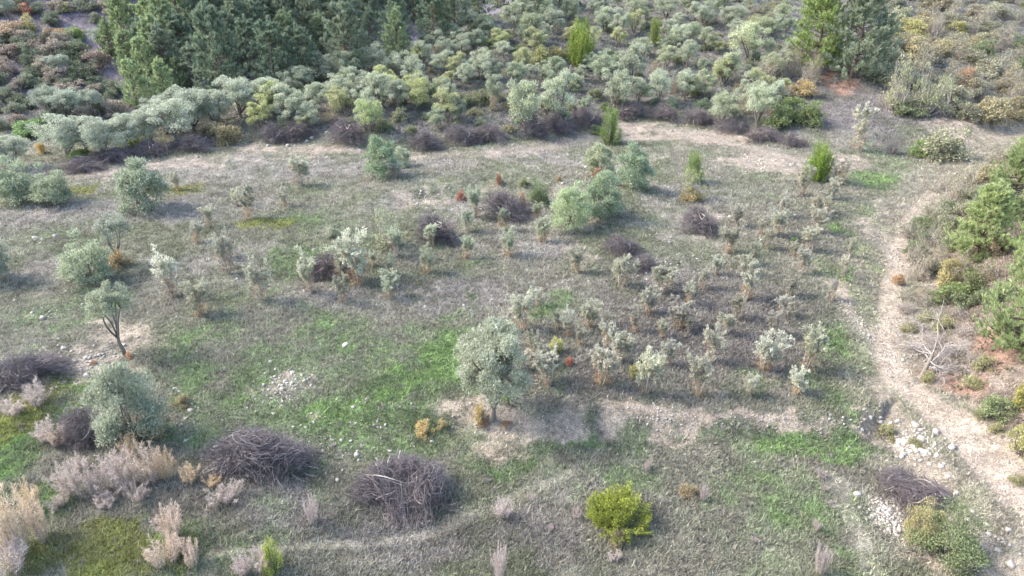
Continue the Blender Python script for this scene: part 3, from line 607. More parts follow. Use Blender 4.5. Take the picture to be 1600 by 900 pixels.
place('lowshrub', 'green_shrub', 790, 628, 20, 14, 'small grass green shrub behind the big olive trunk', 'shrub', tint=(1.1, 1.7, .5))
place('lowshrub', 'red_shrub', 780, 286, 16, 15, 'dark red shrub on top of the stony step', 'shrub', tint=(1.8, .55, .55))
place('lowshrub', 'red_shrub', 722, 314, 18, 17, 'crimson shrub between two twig heaps', 'shrub', tint=(2.2, .5, .5))
place('lowshrub', 'orange_shrub', 814, 322, 18, 22, 'orange brown shrub leaning on a twig heap', 'shrub', tint=(2.4, 1.5, .9))
place('shrub', 'evergreen_bush', 843, 318, 36, 42, 'dark green bush at the end of the stony step', 'bush', tint=(.7, .9, .65))
place('lowshrub', 'green_shrub', 820, 290, 18, 12, 'little dark shrub on the crown of the stony step', 'shrub', tint=(.8, .9, .6))
place('lowshrub', 'grey_shrub', 520, 375, 34, 22, 'blue grey cushion shrub above the dark twig heap', 'shrub', tint=(1.3, 1.7, 1.6))
place('lowshrub', 'rusty_shrub', 190, 418, 36, 28, 'rusty brown shrub around the small olive trunk', 'shrub', tint=(2.1, 1.35, .8))
place('lowshrub', 'rusty_shrub', 235, 690, 56, 34, 'tawny dead shrub at the foot of the silver bush', 'shrub', tint=(2.1, 1.5, .8))
place('lowshrub', 'orange_shrub', 203, 560, 14, 13, 'tiny orange shrub at the slim olive foot', 'shrub', tint=(3., 1.4, .8))
place('lowshrub', 'red_shrub', 147, 570, 14, 10, 'tiny reddish shrub on the stony soil patch', 'shrub', tint=(2., 1., .8))
place('lowshrub', 'rusty_shrub', 933, 278, 24, 16, 'rusty red dead growth under the pale olive bush', 'shrub', tint=(1.9, .9, .7))
place('lowshrub', 'rusty_shrub', 1080, 316, 44, 18, 'orange brown growth under the sparse terrace bush', 'shrub', tint=(2., 1.4, .7))
place('lowshrub', 'orange_shrub', 872, 283, 12, 10, 'tiny orange and green shrub on the terrace', 'shrub', tint=(2.2, 1.4, .8))
place('lowshrub', 'rusty_shrub', 1403, 445, 22, 22, 'red brown dead shrub on the track edge', 'shrub', tint=(2.2, 1.15, .8))
place('lowshrub', 'green_shrub', 1240, 381, 18, 11, 'dark green cushion shrub between two olive rows', 'shrub', tint=(.6, .95, .55))
place('lowshrub', 'rusty_shrub', 285, 640, 36, 22, 'low brown shrub on the stone line', 'shrub', tint=(1.2, 1.1, .9))
place('lowshrub', 'rusty_shrub', 1075, 782, 40, 20, 'low brown dead shrub in the lower field', 'shrub', tint=(1.3, 1.1, .95))
place('lowshrub', 'rusty_shrub', 968, 858, 44, 16, 'brown dead growth under the bright juniper', 'shrub', tint=(1.7, 1.35, 1.1))
for px, py, wp, hp in [(1010, 738, 20, 20), (1098, 785, 16, 28), (1285, 750, 22, 18), (1290, 770, 14, 14), (1300, 795, 18, 14), (900, 812, 24, 20), (860, 830, 14, 12), (1200, 600, 14, 10), (520, 700, 14, 9), (1275, 830, 16, 20), (830, 785, 20, 14), (1180, 850, 16, 14)]:
    place('feather', 'dry_tussock', px, py, wp, hp, 'small grey dry tussock in the short grass', 'tussock', 'dry tussocks in the grass', tint=(.85, .8, .85))

# ------------------------------------------------------------------ feathery dry shrubs
FE = 'pinkish feathery dry shrub in the thicket below the twig heaps'
for px, py, wp, hp, t in [(62, 640, 60, 56, 0), (75, 695, 55, 50, 0), (95, 700, 40, 44, 1), (112, 785, 60, 74, 0), (150, 785, 66, 80, 0), (190, 775, 70, 84, 0), (235, 765, 66, 82, 1), (262, 755, 46, 60, 2),
                          (205, 720, 40, 50, 2), (300, 760, 40, 44, 2), (355, 800, 66, 50, 0), (335, 765, 40, 30, 2), (130, 740, 40, 40, 0), (215, 790, 50, 50, 0), (170, 800, 50, 40, 0), (20, 655, 50, 40, 0)]:
    place('feather', 'feathery_shrub', px, py, wp, hp*.86, ['greyish pink', 'tan', 'golden'][t]+FE[7:], 'shrub', ['greyish pink', 'tan', 'golden'][t]+' feathery shrubs of the thicket', tint=[(.95, .92, .93), (1.05, .96, .86), (1.1, .96, .70)][t])
for px, py, wp, hp, t in [(30, 880, 80, 130, 1), (70, 850, 60, 90, 1), (5, 860, 60, 100, 2), (15, 920, 80, 90, 0), (50, 800, 40, 60, 2), (95, 800, 40, 40, 0)]:
    place('feather', 'feathery_shrub', px, py, wp, hp*.85, 'tall '+['greyish', 'tawny', 'straw yellow'][t]+' feathery shrub in the clump by the green grass corner', 'shrub', 'tall feathery shrubs in the corner clump', tint=[(.95, .92, .94), (1.05, .97, .82), (1.06, .97, .72)][t])
for px, py, wp, hp in [(270, 850, 60, 62), (262, 893, 60, 60), (304, 888, 36, 44), (285, 870, 36, 36)]:
    place('feather', 'feathery_shrub', px, py, wp, hp, 'tawny feathery shrub in the isolated clump on mossy grass', 'shrub', 'feathery shrubs of the isolated clump', tint=(1.08, .98, .88))
for px, py, wp, hp, lb in [(490, 820, 28, 46, 'single pinkish dry shrub below the long twig heap'), (786, 812, 38, 36, 'round lilac grey dry shrub beside the thin path'), (780, 912, 34, 60, 'tall narrow lilac dry shrub in the grey lower field'),
                           (1280, 900, 28, 50, 'narrow lilac dry shrub near the brown wheel line'), (380, 905, 40, 40, 'low pinkish dry shrub beside the yellow green sapling'), (412, 900, 50, 48, 'wide pinkish dry shrub under the yellow green sapling'), (960, 880, 26, 22, 'small pinkish dry shrub below the bright juniper')]:
    place('feather', 'feathery_shrub', px, py, wp, hp, lb, 'shrub', tint=(.98, .93, .98))
place('poplar', 'poplar_sapling', 428, 895, 34, 50, 'pale yellow green sapling rising from pinkish dry shrubs', 'sapling', bush=False, tint=(1.3, 1.25, 2.))

# ------------------------------------------------------------------ heaps of pruned branches
def heap(kind, px, py, wp, hp, label, group=None, **k):
    P = at(px, py-.18*wp*sin(dip(at(px, py)))); s = mpp(P); w = wp*s*1.05; h = min(max(.24*w, math.sqrt(max(0., (hp*s)**2-(.58*w*sin(dip(P)))**2))/cos(dip(P))), (.34 if kind == 'bigpile' else .5)*w)
    put(kind, 'brush_heap', P, w, h, label, 'brush heap', group, rz=k.pop('rz', random.uniform(-.4, .4)), sink=.06, **k)
heap('bigpile', 630, 790, 160, 104, 'large round heap of pruned branches in front of green grass', var=0, rz=0)
heap('bigpile', 390, 760, 175, 96, 'long dark heap of pruned branches behind feathery shrubs', var=1, rz=.25)
heap('bigpile', 46, 600, 112, 98, 'dome of fine lilac grey prunings on the grassy edge', var=2, rz=.1)
heap('pile', 135, 694, 105, 86, 'dark twig heap squeezed between feathery shrub and silver bush', var=0)
heap('bigpile', 1424, 790, 118, 92, 'heap of curved branches piled by the track stones', var=0, rz=2.4)
heap('pile', 513, 437, 78, 54, 'dark twig heap ringed by young olives', var=1)
heap('pile', 682, 380, 90, 44, 'low purple grey twig heap under the stony step', var=2)
heap('pile', 790, 342, 84, 52, 'rounded dark twig heap with an orange shrub at its side', var=3)
heap('pile', 968, 398, 60, 50, 'purple grey twig heap touching the grey green olive bush', var=0)
heap('pile', 1004, 425, 54, 44, 'smaller twig heap with loose stones at its foot', var=1)
heap('pile', 1092, 365, 80, 40, 'low dark twig heap with green weeds on the terrace', var=2)
for i, (px, py, wp, hp) in enumerate([(130, 266, 70, 22), (180, 257, 90, 28), (240, 245, 80, 26), (305, 235, 70, 24), (430, 222, 60, 30), (470, 217, 60, 30), (545, 222, 80, 34), (665, 236, 60, 36), (720, 224, 60, 30), (765, 222, 60, 28),
                                      (835, 214, 60, 36), (870, 208, 60, 30), (915, 196, 60, 28), (985, 182, 60, 24), (1040, 186, 60, 22), (1090, 194, 60, 24), (1140, 208, 60, 24), (1195, 222, 64, 24), (1240, 230, 50, 22)]):
    heap('pile', px, py, wp, hp, 'low dark windrow of pruned branches along the far edge of the terrace path', 'windrow heaps along the terrace path', var=i % 4)

# ------------------------------------------------------------------ the row of old olives at the end of the hill
for px, py, wp, hp in [(22, 262, 66, 52), (112, 246, 82, 66), (165, 246, 74, 62), (203, 236, 60, 58), (237, 226, 62, 60), (277, 224, 76, 68), (305, 206, 68, 70), (340, 200, 60, 62), (378, 184, 66, 64), (420, 176, 60, 54), (140, 238, 60, 56), (258, 210, 60, 60)]:
    place('oldolive', 'olive_tree', px, py, wp, hp, 'old silver olive with dark trunk in the row along the path bend', 'olive tree', 'old olives in the row along the bend', tint=(1.12, 1.14, 1.12), bush=False)

# ------------------------------------------------------------------ the olive hill
taken = []
HO = [(727, 140, 30, 36), (735, 124, 34, 30), (773, 162, 34, 44), (812, 132, 28, 30), (850, 130, 30, 28), (718, 192, 26, 34), (818, 204, 62, 74), (868, 200, 56, 74), (900, 142, 24, 24), (960, 168, 50, 54), (985, 132, 52, 62),
      (745, 58, 32, 34), (800, 54, 40, 42), (830, 68, 42, 44), (865, 54, 34, 34), (890, 34, 36, 34), (942, 48, 34, 36), (968, 62, 32, 40), (992, 46, 38, 42), (1062, 78, 32, 36), (1105, 82, 34, 38), (1165, 98, 62, 54),
      (1133, 132, 46, 50), (1072, 108, 36, 40), (1040, 106, 34, 34), (1030, 166, 38, 50), (1070, 158, 34, 42), (1103, 152, 32, 36), (1127, 200, 46, 48), (1168, 168, 42, 44), (1182, 200, 48, 60), (1206, 172, 40, 46),
      (1100, 44, 38, 34), (1150, 44, 38, 32), (1040, 34, 42, 34), (1005, 90, 34, 30), (760, 105, 30, 26), (700, 95, 34, 30), (690, 150, 30, 28), (655, 150, 34, 32), (940, 20, 34, 28), (1075, 20, 30, 26), (1190, 60, 34, 30),
      (1220, 40, 34, 30), (1000, 15, 36, 26), (1130, 14, 34, 24), (850, 20, 40, 28), (820, 32, 34, 28), (1210, 120, 40, 36), (1240, 90, 34, 30)]
for px, py, wp, hp in HO:
    taken.append((px, py-hp*.4, wp*.5)); b = random.uniform(.9, 1.15)
    sz = 'broad' if wp >= 44 else 'middle sized' if wp >= 34 else 'small'; cl = 'pale silver' if b > 1.04 else 'silver green'
    place(random.choice(['olive', 'hillolive', 'hillolive']), 'olive_tree', px, py, wp*1.0, hp*1.12, sz+' '+cl+' olive on the open shrubby hillside', 'olive tree', sz+' '+cl+' olives on the open hillside', tint=(b*1.02, b*1.04, b*random.uniform(.84, .98)), bush=False)
for px, py, wp, hp in [(430, 180, 54, 46), (470, 150, 50, 40), (455, 195, 56, 50), (500, 175, 46, 40), (510, 130, 46, 38), (545, 125, 48, 42), (580, 112, 44, 36), (535, 165, 44, 40), (560, 150, 42, 36), (590, 168, 46, 46),
                       (620, 165, 52, 46), (600, 140, 42, 36), (640, 130, 46, 38), (650, 172, 50, 46), (660, 105, 44, 34), (690, 118, 40, 32), (720, 85, 38, 30), (680, 78, 36, 30), (710, 66, 34, 28), (740, 80, 34, 28),
                       (480, 200, 44, 38), (615, 118, 40, 34), (570, 180, 38, 36), (760, 62, 36, 30), (780, 80, 34, 28), (410, 205, 44, 44), (700, 165, 36, 30), (445, 160, 44, 36)]:
    taken.append((px, py-hp*.4, wp*.5)); b = random.uniform(.92, 1.18); y_ = random.random() < .25
    place('hillolive', 'olive_tree', px, py, wp*.98, hp*1.15, ('yellowish' if y_ else 'broad silver' if wp >= 44 else 'narrow silver')+' olive crowded on the steep shoulder of the hill', 'olive tree', ('yellowish' if y_ else 'broad silver' if wp >= 44 else 'narrow silver')+' olives on the hill shoulder', tint=(b*1.1, b*1.1, b*.7) if y_ else (b*1.04, b*1.06, b*.98), bush=False)
place('olive', 'olive_tree', 578, 212, 44, 58, 'yellow green young tree above the windrow of twigs', 'tree', tint=(1.1, 1.18, .78), bush=False)
place('shrub', 'orange_bush', 428, 158, 32, 30, 'orange brown autumn bush among the crowded olives', 'bush', tint=(2.5, 1.2, .7))
place('shrub', 'yellow_bush', 478, 156, 34, 28, 'lime yellow bush among the crowded olives', 'bush', tint=(1.9, 2.0, .7))
place('conbush', 'juniper_tree', 905, 104, 46, 74, 'tall yellow green juniper standing above the open hillside', 'tree', var=1, tint=(.8, .88, 1.))
place('shrub', 'yellow_bush', 838, 100, 46, 36, 'yellow green bush beside the tall hillside juniper', 'bush', tint=(1.5, 1.6, .6))
place('shrub', 'yellow_bush', 866, 98, 36, 32, 'olive yellow bush touching the tall hillside juniper', 'bush', tint=(1.6, 1.5, .7))
place('poplar', 'poplar_sapling', 1022, 72, 28, 46, 'light green sapling on the hillside with pinkish twigs', 'sapling', bush=False, tint=(.9, 1.0, 1.8))
place('poplar', 'poplar_sapling', 1041, 14, 18, 26, 'small yellow green sapling high on the hill', 'sapling', bush=False, tint=(.9, .95, 1))
for px, py, wp, hp in [(935, 210, 30, 16), (716, 196, 22, 12), (770, 170, 16, 10), (945, 172, 22, 16), (1085, 148, 24, 18), (1235, 190, 50, 50), (1215, 200, 50, 46), (1262, 196, 50, 46)]:
    place('shrub', 'evergreen_bush', px, py, wp, hp, 'dark green bush low on the hillside above the windrow', 'bush', 'dark bushes above the windrow', tint=(.75, .95, .6))
place('shrub', 'orange_bush', 1252, 150, 46, 32, 'orange topped bush by the clearing', 'bush', tint=(2.0, 1.4, .7))
place('shrub', 'orange_bush', 1225, 160, 36, 32, 'pinkish brown bush by the clearing', 'bush', tint=(1.9, 1.35, 1.0))
for px, py, wp, hp in [(1195, 130, 56, 44), (1230, 120, 54, 46), (1265, 130, 46, 46), (1215, 100, 40, 36), (1250, 95, 44, 40), (1200, 50, 44, 36), (1180, 25, 40, 30)]:
    place('twiggy', 'leafless_bush', px, py, wp, hp, 'tangled half leafless grey brown bush beside the tall pines', 'bush', 'tangled bushes beside the tall pines', tint=(1.0, .95, .9))
# low shrubs filling the hill between the olives
def fill(poly, n, dmin, fn, seed, avoid=()):
    r = random.Random(seed); got = []; xs = [p[0] for p in poly]; ys = [p[1] for p in poly]; tries = 0
    def inside(x, y):
        c = False
        for (x1, y1), (x2, y2) in zip(poly, poly[1:]+poly[:1]):
            if (y1 > y) != (y2 > y) and x < (x2-x1)*(y-y1)/(y2-y1)+x1: c = not c
        return c
    while len(got) < n and tries < n*60:
        tries += 1; x = r.uniform(min(xs), max(xs)); y = r.uniform(min(ys), max(ys))
        if not inside(x, y): continue
        d = dmin*(.75+.5*(y-min(ys))/(max(ys)-min(ys)+1))
        if any((x-a)**2+((y-b)*1.8)**2 < d*d for a, b in got) or any((x-a)**2+(y-b)**2 < (q*.6)**2 for a, b, q in avoid): continue
        got.append((x, y)); fn(x, y, r)
def hill_shrub(x, y, r):
    k = r.random(); sc = .7+.5*y/200; w = r.uniform(16, 34)*sc; a_ = ('tiny' if w < 17 else 'bushy' if w > 24 else 'small',)+r.choice([('of pale silver leaf', (1.15, 1.15, 1.08)), ('of grey green leaf', (.95, 1.02, .88)), ('of yellowish leaf', (1.15, 1.12, .8))])
    if k < .34: place('lowshrub', 'grey_shrub', x, y, w, w*.55, ('wide' if w > 22 else 'small')+' grey green cushion shrub between the hillside olives', 'shrub', ('wide' if w > 22 else 'small')+' cushion shrubs on the hillside', tint=(1.05*r.uniform(.8, 1.2), 1.15, 1.0))
    elif k < .5: place('shrub', 'dark_shrub', x, y, w, w*.8, 'dark green rounded shrub between the hillside olives', 'shrub', 'dark rounded shrubs on the hillside', tint=(.9, 1.0, .82))
    elif k < .6: place('twiggy', 'brown_shrub', x, y, w, w*.8, 'brown twiggy shrub between the hillside olives', 'shrub', 'brown twiggy shrubs on the hillside', tint=(1.15, 1.0, .85))
    else: place('hillolive', 'small_olive_tree', x, y, w*1.2, w*1.35, a_[0]+' olive '+a_[1]+' between the larger hillside olives', 'olive tree', a_[0]+' olives '+a_[1]+' on the hillside', bush=False, tint=a_[2])
fill([(420, 205), (420, 170), (650, 100), (780, 48), (900, 8), (1000, -30), (1260, -30), (1230, 60), (1200, 110), (1250, 190), (1200, 205), (1100, 182), (1000, 168), (900, 186), (800, 210), (650, 212)], 230, 21, hill_shrub, 3, taken)

# ------------------------------------------------------------------ scrub at the far right and the tall pines
place('bigpine', 'pine_tree', 1330, 122, 110, 150, 'tall grey green pine at the top of the clearing', 'pine tree', bush=False, var=0, tint=(1.2, 1.2, 1.25))
place('bigpine', 'pine_tree', 1272, 108, 90, 140, 'tall fresh green pine just behind the grey green one', 'pine tree', bush=False, var=1, tint=(1.25, 1.35, .75))
MQ = [(1.1, 1.1, 1.08), (.95, .97, .95), (.74, .88, .7), (1.3, 1.2, 1.02), (1.12, 1.03, 1.02), (1.2, 1.25, 1.15), (1.6, 1.15, .95), (1.35, 1.32, .85)]
def maquis(x, y, r):
    w = r.uniform(34, 64)*(.75+.3*max(y, 0)/200); k = r.random(); t = r.choice(MQ[:6] if k < .85 else MQ)
    if r.random() < .38: place('twiggy', 'scrub_bush', x, y, w, w*.75, 'half leafless greyish bush in the dense scrub above the clearing', 'bush', 'leafless bushes in the scrub', tint=t)
    elif t[0] > 1.28: place('shrub', 'scrub_bush', x, y, w, w*.75, 'yellowish brown autumn bush in the dense scrub above the clearing', 'bush', 'autumn bushes in the scrub', tint=t)
    else: place('shrub', 'scrub_bush', x, y, w, w*.72, 'dull green leafy bush in the dense scrub above the clearing', 'bush', 'green bushes in the scrub', tint=t)
fill([(1380, 165), (1360, 60), (1300, -25), (1690, -40), (1690, 160), (1600, 182), (1480, 170)], 135, 19, maquis, 5)
place('shrub', 'red_bush', 1510, 148, 46, 56, 'pale red leafed bush in the scrub', 'bush', tint=(2.3, 1.2, .9))
for px, py, wp, hp in [(1400, 172, 60, 84), (1440, 176, 60, 80), (1470, 178, 50, 60)]:
    place('twiggy', 'scrub_bush', px, py, wp, hp, 'grey bush with pale curved bare stems at the clearing edge', 'bush', 'pale stemmed bushes at the clearing edge', tint=(1.4, 1.5, 1.2))
for px, py, wp, hp, t in [(1510, 188, 44, 40, 1), (1545, 190, 60, 50, 3), (1590, 186, 50, 50, 3), (1420, 180, 60, 18, 2)]:
    place('shrub', 'scrub_bush', px, py, wp, hp, 'leafy bush along the lower edge of the scrub', 'bush', 'bushes along the scrub edge', tint=MQ[t])
# right bank
place('ypine', 'pine_tree', 1572, 338, 92, 124, 'bright green pine higher on the bank beside the track', 'pine tree', bush=False, var=0, tint=(1.55, 1.6, .8))
place('ypine', 'pine_tree', 1526, 402, 92, 112, 'light green bushy pine nearest the dead tree', 'pine tree', bush=False, var=1, tint=(1.9, 1.9, .9))
place('ypine', 'pine_tree', 1592, 545, 130, 178, 'large bright green pine overhanging the red soil of the bank', 'pine tree', bush=False, var=0, tint=(1.6, 1.65, .85), rz=1.)
place('ypine', 'pine_tree', 1630, 430, 110, 140, 'green pine behind the large one at the picture edge', 'pine tree', bush=False, var=1, tint=(1.3, 1.4, .8))
place('shrub', 'evergreen_bush', 1596, 715, 50, 70, 'yellow green bush on the bank above the pale rut', 'bush', tint=(1.6, 1.6, .6))
place('shrub', 'evergreen_bush', 1602, 640, 44, 60, 'olive yellow bush below the large bright pine', 'bush', tint=(1.5, 1.45, .7))
place('shrub', 'evergreen_bush', 1556, 658, 60, 48, 'grey and green bush on the bare bank above the track', 'bush', tint=(1.0, 1.2, .85))
place('shrub', 'yellow_bush', 1478, 450, 44, 60, 'mustard yellow bush on the bank beside a pale dead trunk', 'bush', tint=(1.9, 1.6, .75))
place('shrub', 'evergreen_bush', 1488, 478, 60, 54, 'dark green bush under the mustard yellow one', 'bush', tint=(.8, 1.0, .6))
place('shrub', 'evergreen_bush', 1515, 465, 44, 60, 'dark bush in the shade of the light green pine', 'bush', tint=(.7, .8, .55))
RB = 'dry brown scrub bush on the bank beside the track'
for px, py, wp, hp, k, t in [(1420, 372, 50, 40, 'twiggy', 1), (1450, 385, 50, 50, 'twiggy', 2), (1455, 345, 50, 44, 'twiggy', 0), (1490, 320, 56, 46, 'twiggy', 4), (1430, 410, 46, 40, 'twiggy', 1), (1465, 415, 46, 44, 'twiggy', 4),
                             (1520, 290, 50, 40, 'twiggy', 0), (1440, 440, 50, 44, 'twiggy', 4), (1545, 285, 46, 36, 'shrub', 3), (1560, 255, 46, 36, 'twiggy', 0), (1590, 250, 46, 36, 'shrub', 5), (1480, 365, 46, 44, 'shrub', 1),
                             (1500, 345, 40, 40, 'shrub', 0), (1420, 470, 40, 26, 'twiggy', 1), (1505, 425, 40, 40, 'twiggy', 4), (1545, 440, 44, 40, 'twiggy', 3), (1560, 400, 50, 50, 'shrub', 6), (1470, 300, 40, 26, 'twiggy', 1)]:
    place(k, 'scrub_bush', px, py, wp, hp, RB, 'bush', 'dry scrub on the track bank', tint=MQ[t])
for px, py, wp, hp, t in [(1440, 362, 44, 34, 2), (1468, 352, 44, 36, 1), (1428, 398, 40, 32, 2), (1455, 432, 46, 36, 1), (1490, 392, 46, 40, 2), (1472, 478, 44, 30, 2), (1508, 482, 46, 36, 2), (1540, 478, 46, 40, 2), (1532, 440, 40, 40, 4), (1545, 330, 50, 40, 2), (1515, 318, 44, 36, 1), (1480, 335, 40, 30, 2), (1565, 470, 46, 40, 2), (1445, 470, 40, 26, 4)]:
    place('shrub', 'scrub_bush', px, py, wp, hp, ['', 'brownish leafy', 'dark green leafy', '', 'tawny leafy'][t]+' bush filling the scrub between track and pines', 'bush', ['', 'brownish', 'dark green', '', 'tawny'][t]+' bushes between track and pines', tint=MQ[t])
for px, py, wp, hp in [(1450, 598, 24, 22), (1540, 580, 40, 14), (1520, 610, 40, 18), (1420, 520, 30, 18), (1445, 505, 30, 18), (1480, 520, 40, 18), (1430, 700, 26, 18), (1385, 690, 40, 26), (1560, 680, 30, 20), (1590, 760, 30, 20), (1530, 655, 26, 16)]:
    place('lowshrub', 'bank_shrub', px, py, wp, hp, 'low dull shrub on bare soil along the track', 'shrub', 'low shrubs on bare soil along the track', tint=(1.2, 1.2, .9))

for px, py, wp, hp in [(1425, 520, 50, 26), (1460, 545, 60, 30), (1495, 560, 60, 34), (1480, 585, 56, 28), (1440, 555, 46, 24), (1510, 530, 50, 26), (1415, 490, 46, 26), (1450, 480, 50, 30), (1500, 500, 46, 24)]:
    place('bare', 'dry_brush', px, py, wp, hp, 'grey brown leafless brush tangled around the fallen dead tree', 'brush', 'leafless brush around the fallen tree', tint=(.8, .75, .7))
# ------------------------------------------------------------------ dead bleached tree fallen on the bank
P0 = at(1437, 592); e = bpy.data.objects.new('fallen_dead_tree', None); COL.objects.link(e); e.location = P0
e['label'] = 'bleached leafless tree fallen across the bank beside the track'; e['category'] = 'dead tree'
r = np.random.default_rng(5)
def loc_px(px, py, up): Q_ = at(px, py); return Q_-P0+np.array([0, 0, up])
tr = curve_pts(np.array([[0, 0, -.1]]), loc_px(1450, 575, .75)[None], 6, .08, r)
o = bpy.data.objects.new('trunk', mk('trunk', *tubes(tr, np.linspace(.11, .07, 6)[None], 7), M['bark'], smooth=True)); COL.objects.link(o); o.parent = e
limbs = [(1480, 448, .25), (1512, 578, .25), (1498, 592, .12), (1406, 530, .2), (1440, 515, .3), (1495, 545, .3), (1418, 556, .5), (1475, 600, .1), (1466, 540, .9)]
for i, (px, py, up) in enumerate(limbs):
    b = loc_px(px, py, up); a = tr[0, -1-(i % 3)]; L = curve_pts(a[None], b[None], 10, .22, r); L[0, 3:8] += r.normal(size=(5, 3))*.06
    parts = [tubes(L, np.linspace(.045, .010, 10)[None]*(.62 if i == 0 else .7), 5)]
    ns = 9; k = r.integers(2, 10, ns); a0 = L[0, k]; run = nrm(b-a); d0 = nrm(run*.6+rdir(ns, r)*np.array([.9, .9, .45])+np.array([0, 0, -.08])); b0 = a0+d0*(.45+.8*r.random((ns, 1)))
    b0[:, 2] = np.maximum(b0[:, 2], a0[:, 2]*.3); S2 = curve_pts(a0, b0, 6, .12, r); parts.append(tubes(S2, np.linspace(.016, .006, 6)[None]*np.ones((ns, 1)), 4))
    nt_ = 70; si = r.integers(0, ns, nt_); a1 = S2[si, r.integers(1, 6, nt_)]; b1 = a1+nrm(d0[si]*.6+rdir(nt_, r)*.8)*(.15+.4*r.random((nt_, 1)))
    parts.append(tubes(curve_pts(a1, b1, 4, .05, r), np.linspace(.007, .003, 4)[None]*np.ones((nt_, 1)), 3))
    o = bpy.data.objects.new('branch', mk('branch', *join(*parts), M['deadwood'])); COL.objects.link(o); o.parent = e

# ------------------------------------------------------------------ the far slope: pine wood, shrubs and olives across the valley
PT = [(1, 1, 1.05), (.85, .92, .95), (1.15, 1.2, 1.05), (1.3, 1.35, 1.05), (.75, .82, .85)]
def pinefill(x, y, r):
    P = at(x, y); h = r.uniform(5.6, 8.8); w = h*r.uniform(.62, .80)
    k = r.randrange(5); a = ('tall ' if h > 7.6 else 'short ' if h < 6.4 else 'middle sized ')+('broad ' if w/h > .71 else 'slender ')+['mid green', 'blue green', 'fresh green', 'light green', 'darkest green'][k]+' pine in the dense wood across the valley'
    put('pine', 'pine_tree', P, w, h, a, 'pine tree', a.replace(' pine in the dense wood across', ' pines across'), PT[k], lean=.05)
fill([(300, 150), (215, 120), (235, 60), (270, -10), (290, -60), (1010, -60), (900, -5), (800, 38), (680, 82), (560, 120), (420, 158)], 110, 33, pinefill, 9)
for px, py, h in [(205, 118, 6.), (238, 150, 7.5), (285, 150, 5), (195, 70, 6.5), (262, 165, 4.5), (215, 165, 4.5), (190, 30, 6), (250, 120, 8), (175, 90, 5)]:
    P = at(px, py); put('pine', 'pine_tree', P, h*.68, h, 'lighter green pine at the ragged end of the wood', 'pine tree', 'pines at the ragged end of the wood', (1.25, 1.3, 1.05))
FT = [(.7, .82, .8), (.85, .95, .95), (1.2, 1.1, 1.25), (.6, .72, .65), (1.1, .95, 1.1)]
def farfill(x, y, r):
    w = r.uniform(26, 46); k = r.randrange(5); t = FT[k]; nm = ['deep green', 'blue green', 'lilac brown', 'blackish green', 'purplish brown'][k]
    place('shrub', 'dark_shrub', x, y, w, w*.8, nm+' shrub in the thicket across the valley', 'shrub', nm+' shrubs across the valley', tint=t)
fill([(-40, 130), (-40, 60), (110, 60), (160, 100), (200, 140), (190, 185), (100, 190), (60, 215), (-40, 200), (-40, 160), (70, 150)], 62, 20, farfill, 12)
fill([(-40, 40), (-40, -30), (230, -30), (190, 30), (130, 40)], 26, 26, farfill, 13)
for px, py, wp, hp in [(78, 180, 44, 44), (112, 184, 48, 46), (145, 182, 40, 40), (95, 118, 40, 34), (160, 78, 34, 34), (14, 34, 30, 40)]:
    place('olive', 'olive_tree', px, py, wp, hp, 'dusky grey olive in the thicket across the valley', 'olive tree', 'olives across the valley', tint=(.9, .95, .95), bush=False)
for px, py, wp, hp, t, lb in [(46, 22, 28, 24, (3., .9, .9), 'crimson autumn bush across the valley'), (48, 50, 28, 30, (2.2, 2., .7), 'yellow autumn bush below the crimson one'), (100, 20, 22, 22, (2.3, 2.2, .7), 'small lime yellow bush on the lilac slope'),
                              (90, 60, 36, 22, (2.4, 1.3, .7), 'orange autumn bush above the dusky thicket'), (118, 62, 34, 26, (1.1, 1.5, .8), 'fresh green bush beside the orange one'), (166, 52, 14, 22, (2.8, 1.9, .7), 'slender orange yellow sapling at the wood edge'), (170, 62, 14, 14, (2.6, 2.2, .6), 'tiny yellow bush at the wood edge'),
                              (18, 60, 60, 34, (1.7, 1.15, 1.1), 'rusty pink bush at the edge of the thicket'), (50, 215, 60, 36, (.8, 1.2, .7), 'green bush behind the old olive row'), (65, 240, 16, 26, (3., 1.9, .6), 'orange yellow shrub between two old olives'),
                              (215, 232, 50, 26, (1.3, 1.5, .6), 'yellow green bush below the old olive row'), (125, 250, 40, 18, (.8, 1.2, .6), 'low green bush at the foot of the row'), (355, 225, 60, 44, (1.1, 1.0, .85), 'brownish bush at the upper end of the old row'), (330, 218, 44, 40, (1.3, 1.2, 1.1), 'pale brown bush among the old olives')]:
    place('shrub', 'autumn_bush' if t[0] > 1.5 else 'evergreen_bush', px, py, wp, hp, lb, 'bush', tint=t)

